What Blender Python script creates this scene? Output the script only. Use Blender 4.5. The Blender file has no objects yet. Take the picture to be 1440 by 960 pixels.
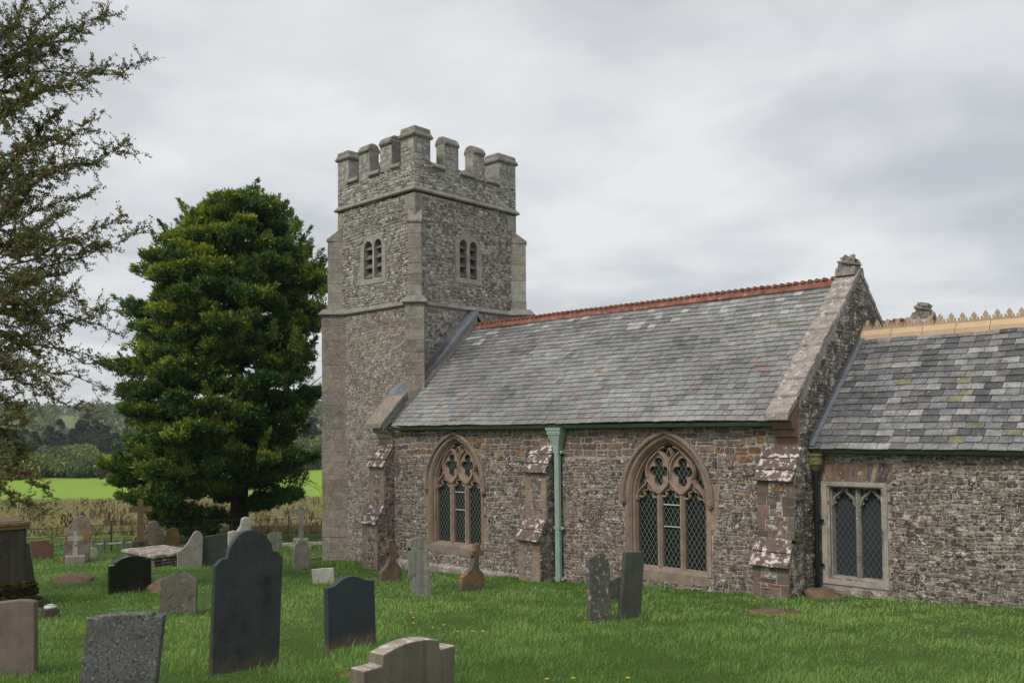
import bpy, bmesh, math, random
import numpy as np
from mathutils import Vector, Matrix
from mathutils.geometry import tessellate_polygon

SC = bpy.context.scene
COL = SC.collection
# ------------------------------------------------------------------ camera
YAW, TILT, ROLL = math.radians(43.164), math.radians(1.946), math.radians(-0.57)
fw = Vector((-math.sin(YAW)*math.cos(TILT), math.cos(YAW)*math.cos(TILT), math.sin(TILT)))
rt = Vector((math.cos(YAW), math.sin(YAW), 0.0))
up = rt.cross(fw)
cr, sr = math.cos(ROLL), math.sin(ROLL)
r2, u2 = cr*rt + sr*up, -sr*rt + cr*up
cam_data = bpy.data.cameras.new('camera')
cam = bpy.data.objects.new('camera', cam_data)
COL.objects.link(cam)
m = Matrix.Identity(4)
for i in range(3):
    m[i][0], m[i][1], m[i][2] = r2[i], u2[i], -fw[i]
cam.matrix_world = m
cam_data.sensor_width = 36.0
cam_data.sensor_fit = 'HORIZONTAL'
cam_data.lens = 1238.365/1440*36
cam_data.shift_y = 81.5/1440
cam_data.clip_start, cam_data.clip_end = 0.1, 8000
SC.camera = cam
# ------------------------------------------------------------------ sky and sun
SUN_EL, SUN_AZ = math.radians(48), Vector((0.10, -0.99, 0)).normalized()
sun_dir = Vector((SUN_AZ.x*math.cos(SUN_EL), SUN_AZ.y*math.cos(SUN_EL), math.sin(SUN_EL)))
W = bpy.data.worlds.new('World'); SC.world = W; W.use_nodes = True
nt = W.node_tree; nt.nodes.clear()
def wn(t, **k):
    n = nt.nodes.new(t)
    for a, b in k.items(): setattr(n, a, b)
    return n
out = wn('ShaderNodeOutputWorld'); bg = wn('ShaderNodeBackground'); bg.inputs[1].default_value = 0.1
sky = wn('ShaderNodeTexSky'); sky.sky_type = 'NISHITA'; sky.sun_disc = False
sky.sun_elevation = SUN_EL; sky.sun_rotation = math.atan2(SUN_AZ.x, SUN_AZ.y)
tc = wn('ShaderNodeTexCoord'); sep = wn('ShaderNodeSeparateXYZ'); nt.links.new(tc.outputs['Generated'], sep.inputs[0])
def wm(op, a, b):
    n = wn('ShaderNodeMath', operation=op)
    for i, v in enumerate((a, b)):
        if v is None: continue
        if isinstance(v, (int, float)): n.inputs[i].default_value = v
        else: nt.links.new(v, n.inputs[i])
    return n.outputs[0]
zc = wm('ADD', wm('MAXIMUM', sep.outputs[2], 0.0), 0.16)
comb = wn('ShaderNodeCombineXYZ')
nt.links.new(wm('DIVIDE', sep.outputs[0], zc), comb.inputs[0])
nt.links.new(wm('DIVIDE', sep.outputs[1], zc), comb.inputs[1])
def wnoise(scale, det, rough, off, dist=0.0):
    mp = wn('ShaderNodeMapping'); mp.inputs['Location'].default_value = off
    nt.links.new(comb.outputs[0], mp.inputs[0])
    n = wn('ShaderNodeTexNoise'); n.inputs['Scale'].default_value = scale; n.inputs['Detail'].default_value = det
    n.inputs['Roughness'].default_value = rough; n.inputs['Distortion'].default_value = dist
    nt.links.new(mp.outputs[0], n.inputs['Vector'])
    return n.outputs[0]
n1 = wnoise(0.85, 5, 0.48, (3.1, 1.7, 0), 0.15)
n2 = wnoise(2.4, 5, 0.50, (7.3, 2.2, 4), 0.25)
mixv = wm('ADD', wm('MULTIPLY', wm('SUBTRACT', wm('ADD', wm('MULTIPLY', n1, 0.62), wm('MULTIPLY', n2, 0.38)), 0.5), 1.45), 0.51)
rp = wn('ShaderNodeValToRGB'); nt.links.new(mixv, rp.inputs[0])
e = rp.color_ramp.elements
e[0].position, e[0].color = 0.36, (4.00, 4.22, 4.47, 1)
e[1].position, e[1].color = 0.65, (6.22, 6.29, 6.33, 1)
x = e.new(0.45); x.color = (4.68, 4.86, 5.08, 1)
x = e.new(0.54); x.color = (5.40, 5.53, 5.67, 1)
mx = wn('ShaderNodeMix', data_type='RGBA'); mx.inputs[0].default_value = 0.94
nt.links.new(sky.outputs[0], mx.inputs[6]); nt.links.new(rp.outputs[0], mx.inputs[7])
nt.links.new(mx.outputs[2], bg.inputs[0]); nt.links.new(bg.outputs[0], out.inputs[0])
sd = bpy.data.lights.new('sun', 'SUN'); sd.energy = 1.5; sd.angle = math.radians(14); sd.color = (1.0, 0.95, 0.87)
sun = bpy.data.objects.new('sun', sd); COL.objects.link(sun)
sun.rotation_euler = (-sun_dir).to_track_quat('-Z', 'Y').to_euler()
SC.view_settings.view_transform = 'Standard'; SC.view_settings.look = 'None'
SC.view_settings.exposure = 0.47; SC.view_settings.gamma = 1.0; SC.view_settings.use_curve_mapping = False
SC.render.engine = 'CYCLES'
SC.cycles.max_bounces = 5; SC.cycles.diffuse_bounces = 3; SC.cycles.glossy_bounces = 2
SC.cycles.transparent_max_bounces = 4

# ------------------------------------------------------------------ materials
class NB:
    def __init__(s, name):
        s.m = bpy.data.materials.new(name); s.m.use_nodes = True
        s.t = s.m.node_tree; s.t.nodes.clear()
        s.o = s.n('ShaderNodeOutputMaterial'); s.b = s.n('ShaderNodeBsdfPrincipled')
        s.t.links.new(s.b.outputs[0], s.o.inputs[0]); s.vec = None
    def n(s, t, **k):
        n = s.t.nodes.new(t)
        for a, b in k.items(): setattr(n, a, b)
        return n
    def put(s, sock, v):
        if isinstance(v, bpy.types.NodeSocket): s.t.links.new(v, sock)
        else: sock.default_value = v
    def coord(s):
        if s.vec is None:
            tc = s.n('ShaderNodeTexCoord'); oi = s.n('ShaderNodeObjectInfo')
            a = s.n('ShaderNodeVectorMath', operation='MULTIPLY_ADD')
            cb = s.n('ShaderNodeCombineXYZ')
            for i in range(3): s.t.links.new(oi.outputs['Random'], cb.inputs[i])
            s.t.links.new(cb.outputs[0], a.inputs[0]); a.inputs[1].default_value = (37, 53, 19)
            s.t.links.new(tc.outputs['Object'], a.inputs[2]); s.vec = a.outputs[0]
        return s.vec
    def noise(s, scale, det=4, rough=.55, stretch=None, dist=0):
        v = s.coord()
        if stretch:
            mp = s.n('ShaderNodeMapping'); mp.inputs['Scale'].default_value = stretch
            s.t.links.new(v, mp.inputs[0]); v = mp.outputs[0]
        n = s.n('ShaderNodeTexNoise'); n.inputs['Scale'].default_value = scale
        n.inputs['Detail'].default_value = det; n.inputs['Roughness'].default_value = rough; n.inputs['Distortion'].default_value = dist
        s.t.links.new(v, n.inputs['Vector']); return n.outputs[0]
    def math(s, op, a, b=0.0, c=None):
        n = s.n('ShaderNodeMath', operation=op); s.put(n.inputs[0], a); s.put(n.inputs[1], b)
        if c is not None: s.put(n.inputs[2], c)
        return n.outputs[0]
    def rng(s, v, a, b, c=0.0, d=1.0):
        n = s.n('ShaderNodeMapRange'); s.put(n.inputs[0], v)
        for i, q in enumerate((a, b, c, d)): s.put(n.inputs[i+1], q)
        return n.outputs[0]
    def mix(s, f, a, b, mode='MIX'):
        n = s.n('ShaderNodeMix', data_type='RGBA', blend_type=mode)
        s.put(n.inputs[0], f); s.put(n.inputs[6], a); s.put(n.inputs[7], b); return n.outputs[2]
    def attr(s):
        n = s.n('ShaderNodeAttribute'); n.attribute_name = 'Col'; return n.outputs['Color']
    def bump(s, h, st=.4, dist=.02):
        n = s.n('ShaderNodeBump'); n.inputs['Strength'].default_value = st; n.inputs['Distance'].default_value = dist
        s.t.links.new(h, n.inputs['Height']); s.t.links.new(n.outputs[0], s.b.inputs['Normal'])
    def done(s, col, rough=.9, spec=.3, metal=0.0):
        s.put(s.b.inputs['Base Color'], col); s.put(s.b.inputs['Roughness'], rough)
        s.b.inputs['Specular IOR Level'].default_value = spec; s.b.inputs['Metallic'].default_value = metal
        return s.m
def rgb(*c): return (c[0], c[1], c[2], 1.0)

def stone_mat(name, base=None, var=.35, lichen=None, orange=None, dark=None, fine=60, bump=.5, rough=.92, vstreak=None, dirt=None, spec=.2, grain=.5, speck=None):
    b = NB(name)
    c = b.attr() if base is None else rgb(*base)
    n1 = b.noise(4.5, 6, .6); n2 = b.noise(fine, 3, .6)
    c = b.mix(1.0, c, b.mix(b.rng(n1, .3, .7), rgb(1-var, 1-var, 1-var*.9), rgb(1+var, 1+var, 1+var*.9)), 'MULTIPLY')
    c = b.mix(grain, c, b.mix(b.rng(n2, .32, .68), rgb(.45, .45, .45), rgb(1.55, 1.55, 1.55)), 'MULTIPLY')
    if vstreak:
        n = b.noise(13, 5, .6, (1.0, 1.0, .07)); c = b.mix(b.rng(n, .44, .66, 0, vstreak[3]), c, rgb(*vstreak[:3]))
    if dark:
        n = b.noise(dark[1], 7, .65); c = b.mix(b.rng(n, dark[2], dark[2]+.10, 0, .85), c, rgb(*dark[0]))
    if lichen:
        n = b.noise(lichen[1], 8, .68); c = b.mix(b.rng(n, lichen[2], lichen[2]+.05, 0, lichen[3]), c, rgb(*lichen[0]))
    if speck:
        n = b.noise(speck[1], 3, .6); c = b.mix(b.math('MULTIPLY', b.rng(n, speck[2], speck[2]+.04, 0, speck[3]), b.rng(b.noise(.75, 3), .40, .60, .22, 1.0)), c, rgb(*speck[0]))
    if orange:
        n = b.noise(orange[1], 7, .66, None, .4); c = b.mix(b.rng(n, orange[2], orange[2]+.07, 0, orange[3]), c, rgb(*orange[0]))
    if dirt:
        tc = b.n('ShaderNodeTexCoord'); sp = b.n('ShaderNodeSeparateXYZ'); b.t.links.new(tc.outputs['Object'], sp.inputs[0])
        h = b.math('ADD', sp.outputs[2], b.math('MULTIPLY', b.noise(9, 5), -.28))
        c = b.mix(b.rng(h, .06, -.10, 0, .8), c, rgb(*dirt))
    b.bump(b.math('ADD', b.math('MULTIPLY', n2, .4), b.noise(16, 6, .65)), bump, .015)
    return b.done(c, rough, spec)

WHITE = (.60, .56, .52)
M = {}
M['rubble_nave'] = stone_mat('nave rubble stone', None, .38, (WHITE, 10, .60, .85), ((.32, .27, .225), 5, .59, .6), ((.05, .038, .034), 12, .565), 45, .7, .92, None, None, .2, .75, ((.50, .46, .42), 26, .64, .8))
M['rubble_low'] = stone_mat('lichened rubble stone', None, .38, (WHITE, 9, .560, .9), ((.33, .285, .245), 5, .535, .75), ((.042, .034, .03), 13, .535), 45, .8, .92, None, None, .2, .75, ((.60, .56, .52), 24, .585, .9))
M['rubble_tower'] = stone_mat('tower rubble stone', None, .32, ((.54, .525, .49), 10, .55, .9), ((.28, .20, .13), 3.5, .62, .5), ((.08, .07, .06), 13, .59), 45, .7, .92, None, None, .2, .75, ((.56, .545, .51), 26, .60, .85))
M['rubble_gable'] = stone_mat('gable rubble stone', None, .35, ((.52, .50, .46), 5.5, .53, .92), None, ((.05, .045, .04), 8, .56), 60, .7, .92, None, None, .2, .7, ((.54, .52, .48), 22, .61, .85))
M['mortar'] = stone_mat('lime mortar', (.345, .30, .26), .3, ((.55, .515, .47), 4, .575, .85), None, ((.13, .105, .09), 5, .53), 60)
M['mortar_dark'] = stone_mat('weathered mortar', (.30, .275, .245), .3, ((.45, .43, .40), 6, .60, .8), None, ((.09, .08, .07), 6, .60), 60)
M['ashlar_grey'] = stone_mat('grey granite ashlar', None, .3, ((.52, .50, .465), 22, .575, .85), ((.30, .22, .12), 3, .66, .4), ((.12, .11, .095), 12, .66), 90)
M['string_stone'] = stone_mat('string course stone', (.245, .23, .20), .3, ((.44, .42, .39), 9, .60, .8), ((.32, .20, .08), 4, .66, .5), ((.08, .08, .065), 9, .6), 70)
M['sandstone'] = stone_mat('pink sandstone', None, .25, (WHITE, 10, .68, .7), None, ((.13, .08, .06), 7, .68), 80, .25)
M['weather_slab'] = stone_mat('lichened weathering slab', (.145, .105, .09), .3, ((.66, .60, .56), 7, .525, .92), None, None, 60)
M['coping_stone'] = stone_mat('lichened coping stone', (.32, .28, .25), .35, ((.58, .53, .50), 9, .565, .9), None, ((.10, .082, .072), 13, .555), 50, .7)
M['coping_tan'] = stone_mat('tan coping stone', (.27, .23, .185), .25, ((.42, .38, .33), 9, .6, .7), None, ((.12, .10, .085), 8, .62), 60)
M['finial_stone'] = stone_mat('weathered finial stone', (.235, .215, .185), .3, ((.46, .44, .40), 12, .60, .8), None, ((.07, .065, .055), 10, .55), 60)
M['slate'] = stone_mat('roof slate', None, .22, ((.46, .46, .45), 7, .62, .6), None, ((.07, .07, .07), 8, .655), 26, .35, .62, None, None, .4, .3)
M['slate_pale'] = stone_mat('mixed roof slate', None, .35, ((.46, .45, .43), 10, .62, .6), ((.30, .28, .08), 7, .665, .8), ((.07, .07, .07), 8, .60), 26, .45, .66, None, None, .4, .5)
M['under'] = stone_mat('dark batten shadow', (.035, .033, .03), .2)
M['lead'] = stone_mat('lead sheet', (.125, .135, .15), .25, ((.24, .25, .265), 4, .60, .6), None, None, 30, .25, .5, None, None, .5, .25)
M['terracotta'] = stone_mat('terracotta ridge tile', (.225, .10, .072), .4, ((.42, .35, .30), 9, .60, .7), None, ((.09, .06, .045), 8, .62), 60, .3)
M['cream_tile'] = stone_mat('buff ridge tile', (.56, .395, .245), .10, None, None, ((.30, .22, .13), 9, .72), 60, .15, .7, None, None, .35, .12)
M['crest_tile'] = stone_mat('weathered buff cresting', (.44, .325, .215), .15, None, None, ((.16, .13, .09), 9, .64), 60, .15, .75, None, None, .3, .2)
M['dark_void'] = stone_mat('dark belfry void', (.02, .019, .018), .1)  # near-black colour stands in for the shade inside openings and small holes
M['louvre_slate'] = stone_mat('slate louvre', (.17, .165, .155), .25, None, None, None, 40)

def paint(name, c, rough=.45, var=.12, grain=.12):
    return stone_mat(name, c, var, None, None, None, 40, .08, rough, None, None, .5, grain)
M['green_gutter'] = paint('green gutter paint', (.068, .108, .066))
M['sage_paint'] = paint('sage green pipe paint', (.315, .42, .36), .4)
M['olive_paint'] = paint('olive hopper paint', (.17, .155, .055))
M['black_paint'] = paint('black pipe paint', (.012, .016, .015), .35)
M['white_paint'] = paint('white window bar', (.50, .52, .52), .4)
M['iron'] = paint('dark iron', (.05, .047, .042), .6)

def glass_mat(name, dark, line, wx, wz, lw, ox, strength=1.0):
    b = NB(name)
    tc = b.n('ShaderNodeTexCoord'); sp = b.n('ShaderNodeSeparateXYZ'); b.t.links.new(tc.outputs['Object'], sp.inputs[0])
    nz = b.math('MULTIPLY', b.math('SUBTRACT', b.noise(5, 2), .5), .02)
    X = b.math('DIVIDE', b.math('ADD', b.math('SUBTRACT', sp.outputs[0], ox), nz), wx); Z = b.math('DIVIDE', sp.outputs[2], wz)
    def ln(v):
        f = b.math('FRACT', v); f = b.math('ABSOLUTE', b.math('SUBTRACT', f, .5))
        return b.rng(f, .5-lw, .5-lw*.6, 0, 1)
    l = b.math('MAXIMUM', ln(b.math('ADD', X, Z)), ln(b.math('SUBTRACT', X, Z)))
    pn = b.noise(2.2, 3)
    c = b.mix(b.rng(pn, .4, .65), rgb(*dark), rgb(dark[0]*1.1+.003, dark[1]*1.15+.009, dark[2]*1.1+.003))
    c = b.mix(l, c, rgb(*line))
    b.bump(b.math('ADD', l, b.math('MULTIPLY', b.noise(7, 2), 1.2)), .25, .01)
    return b.done(c, b.rng(l, 0, 1, .28, .6), .18)
M['leaded_glass'] = glass_mat('leaded glass', (.007, .012, .010), (.185, .195, .19), .107, .172, .062, 0.0)
M['guard_glass'] = glass_mat('leaded glass behind wire guard', (.036, .039, .042), (.095, .105, .125), .098, .148, .075, 0.0)

# gravestone materials
M['slate_dark'] = stone_mat('dark slate', (.034, .043, .045), .32, ((.16, .16, .14), 30, .685, .7), None, ((.018, .022, .023), 5, .56), 90, .16, .5, (.065, .058, .048, .45), (.10, .085, .06), .4, .3)
M['granite_dark'] = stone_mat('dark grey granite', (.037, .045, .053), .14, None, None, None, 160, .08, .5, None, (.16, .10, .07), .45, .6)
M['granite_black'] = stone_mat('polished black granite', (.010, .013, .011), .2, None, None, None, 120, .05, .18, None, (.05, .035, .028), .5, .4)
M['granular'] = stone_mat('grey granular granite', (.105, .107, .098), .22, ((.30, .30, .28), 38, .585, .9), None, ((.028, .03, .026), 30, .53), 75, .35, .85, None, None, .3, .8)
M['kerb_stone'] = stone_mat('weathered grey brown stone', (.185, .158, .115), .22, ((.42, .38, .33), 22, .70, .5), None, ((.075, .065, .05), 14, .68), 110, .3, .9, (.09, .085, .07, .55), None, .25, .5)
M['kerb_top'] = stone_mat('lichened headstone top', (.34, .28, .225), .25, ((.55, .53, .50), 11, .53, .9), ((.42, .27, .12), 14, .66, .6), ((.09, .08, .065), 13, .62), 90, .5)
M['brown_stone'] = stone_mat('brown headstone', (.175, .135, .112), .2, None, None, ((.09, .07, .06), 6, .64), 90, .2, .9, (.10, .08, .07, .4), None, .25, .4)
M['mottled_green'] = stone_mat('mottled grey green stone', (.135, .130, .098), .22, ((.25, .25, .19), 13, .59, .8), ((.20, .16, .06), 8, .66, .5), ((.04, .04, .032), 11, .545), 60, .4)
M['lichen_white'] = stone_mat('white lichened stone', (.40, .385, .34), .2, ((.60, .58, .54), 10, .6, .7), None, ((.12, .115, .10), 16, .575), 60, .5)
M['pale_grey'] = stone_mat('pale grey stone', (.285, .262, .222), .25, ((.46, .43, .38), 14, .62, .7), None, ((.13, .115, .09), 7, .58), 70, .3)
M['pink_stone'] = stone_mat('stained pinkish stone', (.25, .20, .172), .35, ((.62, .60, .57), 13, .655, .9), ((.30, .155, .045), 2.6, .52, .8), ((.085, .062, .05), 3.5, .53), 60, .3)
M['red_granite'] = stone_mat('red brown granite', (.145, .072, .055), .15, ((.30, .21, .18), 30, .655, .7), None, None, 90, .1, .5)
M['orange_lichen'] = stone_mat('orange lichened stone', (.205, .17, .142), .35, ((.42, .39, .36), 13, .60, .8), ((.34, .175, .04), 4.2, .545, .85), ((.07, .058, .045), 6, .55), 60, .4)
M['rust_cross'] = stone_mat('rusty orange lichened stone', (.155, .115, .08), .3, ((.34, .30, .26), 15, .68, .6), ((.30, .145, .035), 4.5, .53, .85), ((.065, .055, .04), 6, .60), 70, .4)
M['slate_weather'] = stone_mat('weathered grey slate', (.185, .178, .150), .25, ((.46, .46, .42), 16, .60, .85), ((.24, .19, .06), 6, .66, .5), ((.065, .062, .048), 8, .55), 70, .6, .9, (.32, .31, .275, .75))
M['slate_green'] = stone_mat('greenish slate', (.072, .078, .062), .25, ((.22, .23, .20), 9, .69, .7), None, ((.04, .043, .036), 8, .62), 70, .35, .85, (.10, .10, .085, .5))
M['slate_flaky'] = stone_mat('flaking lichened slate', (.118, .112, .092), .3, ((.40, .39, .35), 12, .56, .9), ((.30, .17, .04), 6, .71, .6), ((.045, .042, .035), 10, .60), 70, .6)
M['mossy_tomb'] = stone_mat('mossy tomb stone', (.060, .053, .041), .35, ((.34, .33, .30), 30, .73, .8), ((.30, .14, .03), 13, .645, .85), ((.025, .023, .018), 4, .60), 60, .4, .9, (.15, .13, .09, .4))
M['tomb_top'] = stone_mat('orange lichened tomb top', (.17, .12, .075), .3, ((.52, .50, .47), 16, .66, .85), ((.27, .135, .035), 7, .54, .8), ((.06, .048, .035), 7, .53), 60, .6)
M['gold_cross'] = stone_mat('ochre lichened cross', (.145, .10, .048), .25, None, None, ((.08, .055, .025), 6, .62), 60, .3)
M['moss'] = stone_mat('dark moss', (.038, .034, .012), .45, None, ((.09, .07, .02), 6, .58, .8), ((.012, .011, .005), 9, .55), 45, 1.0, .98, None, None, .1, .8)
M['chest_slab'] = stone_mat('lichened chest tomb slab', (.27, .22, .19), .3, ((.56, .50, .47), 5.5, .53, .85), None, ((.11, .095, .08), 9, .60), 60, .4)
M['soil'] = stone_mat('dry soil', (.155, .105, .07), .35, None, ((.14, .15, .05), 5, .62, .6), None, 60, 1.0)
M['path_soil'] = stone_mat('worn earth path', (.12, .105, .055), .3, None, ((.10, .14, .04), 3, .55, .7), None, 40, .8)

def leaf_mat(name, trans=.25, rough=.6):
    b = NB(name); c = b.attr()
    c = b.mix(.5, c, b.mix(b.noise(7, 2), rgb(.7, .7, .7), rgb(1.35, 1.3, 1.2)), 'MULTIPLY')
    tr = b.n('ShaderNodeBsdfTranslucent'); b.t.links.new(c, tr.inputs[0])
    mixs = b.n('ShaderNodeMixShader'); mixs.inputs[0].default_value = trans
    b.done(c, rough, .25)
    b.t.links.new(b.b.outputs[0], mixs.inputs[1]); b.t.links.new(tr.outputs[0], mixs.inputs[2])
    b.t.links.new(mixs.outputs[0], b.o.inputs[0]); return b.m
M['leaf'] = leaf_mat('leaves'); M['needle'] = leaf_mat('conifer sprays', .22, .7); M['blade'] = leaf_mat('grass blades', .3, .5)
M['far_leaf'] = leaf_mat('distant foliage', .1, .8)
M['bark'] = stone_mat('bark', (.065, .048, .036), .4, None, None, None, 40, 1.0, .95, (.035, .026, .02, .7))
M['twig'] = stone_mat('hawthorn bark', (.085, .075, .06), .35, ((.22, .22, .19), 12, .66, .6), None, None, 40, .5)
M['berry'] = stone_mat('red haws', (.21, .022, .018), .3, None, None, None, 20, .05, .4)
M['petal'] = stone_mat('yellow petals', (.75, .48, .02), .1, None, None, None, 20, .05, .6)
M['stem'] = stone_mat('green stem', (.08, .13, .03), .2)
M['fern'] = leaf_mat('fern fronds', .3)

def ground_mat(name, a, b_, c3, s1, s2, bump=.6):
    b = NB(name); n1 = b.noise(s1, 6, .6); n2 = b.noise(s2, 6, .65)
    c = b.mix(b.rng(n1, .35, .65), rgb(*a), rgb(*b_)); c = b.mix(b.rng(n2, .45, .7, 0, .8), c, rgb(*c3))
    b.bump(n2, bump, .05); return b.done(c, .95, .15)
M['lawn'] = ground_mat('lawn turf', (.050, .095, .018), (.075, .125, .026), (.045, .065, .018), .8, 14)
M['rough'] = ground_mat('rough dry grassland', (.27, .235, .11), (.21, .21, .085), (.24, .18, .095), .10, .9)
M['meadow'] = ground_mat('bright pasture', (.225, .345, .045), (.195, .315, .04), (.24, .335, .05), .02, .35, .1)  # sunlight falling on this field is put into its base colour
M['hill'] = ground_mat('hill pasture', (.17, .21, .08), (.13, .185, .065), (.19, .20, .09), .004, .03, .1)

# ------------------------------------------------------------------ geometry helpers
class G:
    """collects verts and faces; build() links them as one mesh object"""
    def __init__(s): s.v, s.f, s.m, s.c = [], [], [], []
    def add(s, vs, fs, mi=0, col=(1, 1, 1)):
        o = len(s.v); s.v.extend([tuple(p) for p in vs])
        for f in fs: s.f.append([i+o for i in f]); s.m.append(mi); s.c.append(col)
    def quad(s, a, b, c, d, mi=0, col=(1, 1, 1)): s.add([a, b, c, d], [(0, 1, 2, 3)], mi, col)
    def box(s, x0, x1, y0, y1, z0, z1, mi=0, col=(1, 1, 1)):
        s.add([(x0,y0,z0),(x1,y0,z0),(x1,y1,z0),(x0,y1,z0),(x0,y0,z1),(x1,y0,z1),(x1,y1,z1),(x0,y1,z1)],
              [(0,3,2,1),(4,5,6,7),(0,1,5,4),(1,2,6,5),(2,3,7,6),(3,0,4,7)], mi, col)
    def hexa(s, p, mi=0, col=(1, 1, 1)):
        s.add(p, [(0,3,2,1),(4,5,6,7),(0,1,5,4),(1,2,6,5),(2,3,7,6),(3,0,4,7)], mi, col)
    def prism(s, pts, off, mi=0, col=(1, 1, 1), mi_side=None):
        n = len(pts); off = Vector(off); a = [Vector(p) for p in pts]; b = [p+off for p in a]
        s.add(a+b, [tuple(range(n)), tuple(range(2*n-1, n-1, -1))], mi, col)
        s.add(a+b, [(i, i+n, (i+1) % n+n, (i+1) % n) for i in range(n)], mi if mi_side is None else mi_side, col)
    def tube(s, path, rad, n=8, mi=0, col=(1, 1, 1), cap=True):
        P = [Vector(p) for p in path]; k = len(P)
        if not isinstance(rad, (list, tuple)): rad = [rad]*k
        vs = []; ref = None
        for i in range(k):
            t = (P[min(i+1, k-1)]-P[max(i-1, 0)])
            t = t.normalized() if t.length > 1e-9 else Vector((0, 0, 1))
            if ref is None: ref = t.orthogonal().normalized()
            ref = (ref - t*ref.dot(t))
            ref = ref.normalized() if ref.length > 1e-6 else t.orthogonal().normalized()
            b = t.cross(ref)
            for j in range(n):
                a = 2*math.pi*j/n; vs.append(P[i]+(ref*math.cos(a)+b*math.sin(a))*rad[i])
        fs = [(i*n+j, i*n+(j+1) % n, (i+1)*n+(j+1) % n, (i+1)*n+j) for i in range(k-1) for j in range(n)]
        if cap: fs += [tuple(range(n-1, -1, -1)), tuple((k-1)*n+j for j in range(n))]
        s.add(vs, fs, mi, col)
    def build(s, name, mats, parent=None, org=(0, 0, 0), smooth=False, bevel=0.0):
        me = bpy.data.meshes.new(name); o = Vector(org)
        v = np.array(s.v, dtype=np.float64).reshape(-1, 3) - np.array(o)
        me.from_pydata(v.tolist(), [], s.f)
        if not isinstance(mats, (list, tuple)): mats = [mats]
        for q in mats: me.materials.append(q)
        me.polygons.foreach_set('material_index', s.m)
        at = me.attributes.new('Col', 'FLOAT_COLOR', 'FACE')
        at.data.foreach_set('color', np.hstack([np.array(s.c, dtype=np.float32).reshape(-1, 3), np.ones((len(s.c), 1), np.float32)]).ravel())
        if smooth: me.polygons.foreach_set('use_smooth', [True]*len(me.polygons))
        me.update()
        ob = bpy.data.objects.new(name, me); COL.objects.link(ob)
        if parent is not None: ob.parent = parent
        else: ob.location = o
        if bevel:
            md = ob.modifiers.new('bevel', 'BEVEL'); md.width = bevel; md.segments = 2; md.limit_method = 'ANGLE'; md.angle_limit = math.radians(35)
        return ob
def fast_mesh(name, V, faces_n, idx, cols, mats, org=(0, 0, 0), parent=None, mi=None):
    """numpy mesh: V (n,3), faces_n corner counts, idx flat corner indices, cols per face"""
    me = bpy.data.meshes.new(name)
    me.vertices.add(len(V)); me.vertices.foreach_set('co', (np.asarray(V, np.float32)-np.asarray(org, np.float32)).ravel())
    me.loops.add(len(idx)); me.loops.foreach_set('vertex_index', np.asarray(idx, np.int32))
    st = np.zeros(len(faces_n), np.int32); st[1:] = np.cumsum(faces_n)[:-1]
    me.polygons.add(len(faces_n)); me.polygons.foreach_set('loop_start', st)
    for q in mats: me.materials.append(q)
    if mi is not None: me.polygons.foreach_set('material_index', np.asarray(mi, np.int32))
    me.update(calc_edges=True)
    at = me.attributes.new('Col', 'FLOAT_COLOR', 'FACE')
    at.data.foreach_set('color', np.hstack([np.asarray(cols, np.float32), np.ones((len(cols), 1), np.float32)]).ravel())
    ob = bpy.data.objects.new(name, me); COL.objects.link(ob)
    if parent is not None: ob.parent = parent
    else: ob.location = org
    return ob
def tag(o, label=None, cat=None, group=None, kind=None):
    if label: o['label'] = label
    if cat: o['category'] = cat
    if group: o['group'] = group
    if kind: o['kind'] = kind
    return o
def thing(name, label, cat, loc, group=None):
    o = bpy.data.objects.new(name, None); COL.objects.link(o); o.location = loc; o.empty_display_size = .3
    return tag(o, label, cat, group)
def SD(s, d):  # a point of the valley: s metres to the side, d metres out along the view heading
    return (s*math.cos(YAW)-d*math.sin(YAW), s*math.sin(YAW)+d*math.cos(YAW))

# ------------------------------------------------------------------ terrain
def smax(a, b, k):
    h = np.maximum(k-np.abs(a-b), 0)/k; return np.maximum(a, b)+h*h*k*.25
def ease(t): t = np.clip(t, 0, 1); return t*t*(3-2*t)
def lawn_z(x, y):
    return smax(-1.6+.0565*np.asarray(x, float)-.069*np.asarray(y, float), -4.35, 1.0)
def terr(x, y):
    x = np.asarray(x, float); y = np.asarray(y, float)
    d = -x*math.sin(YAW)+y*math.cos(YAW); s = x*math.cos(YAW)+y*math.sin(YAW)
    z = -smax(-lawn_z(x, y), np.full_like(d, -.8), 1.0)
    def sg(z, d0, d1, z1): return z+(z1-z)*ease((d-d0)/(d1-d0))
    z = sg(z, 36, 72, -8.9); z = sg(z, 72, 128, -9.5); z = sg(z, 128, 200, -8.9)
    z = sg(z, 215, 420, 0.0); z = sg(z, 380, 640, 12.0); z = sg(z, 640, 980, 19.0); z = sg(z, 1100, 2500, -20)
    far = ease((d-60)/120)
    return z + far*(1.2*np.sin(s*.011+1.0)+.5*np.sin(s*.037+d*.01))*np.clip((d-150)/300, 0, 1)*2.0 + .02*np.sin(x*1.9+y*.6)*np.sin(y*1.4)
def H(x, y): return float(terr(x, y))
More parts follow.
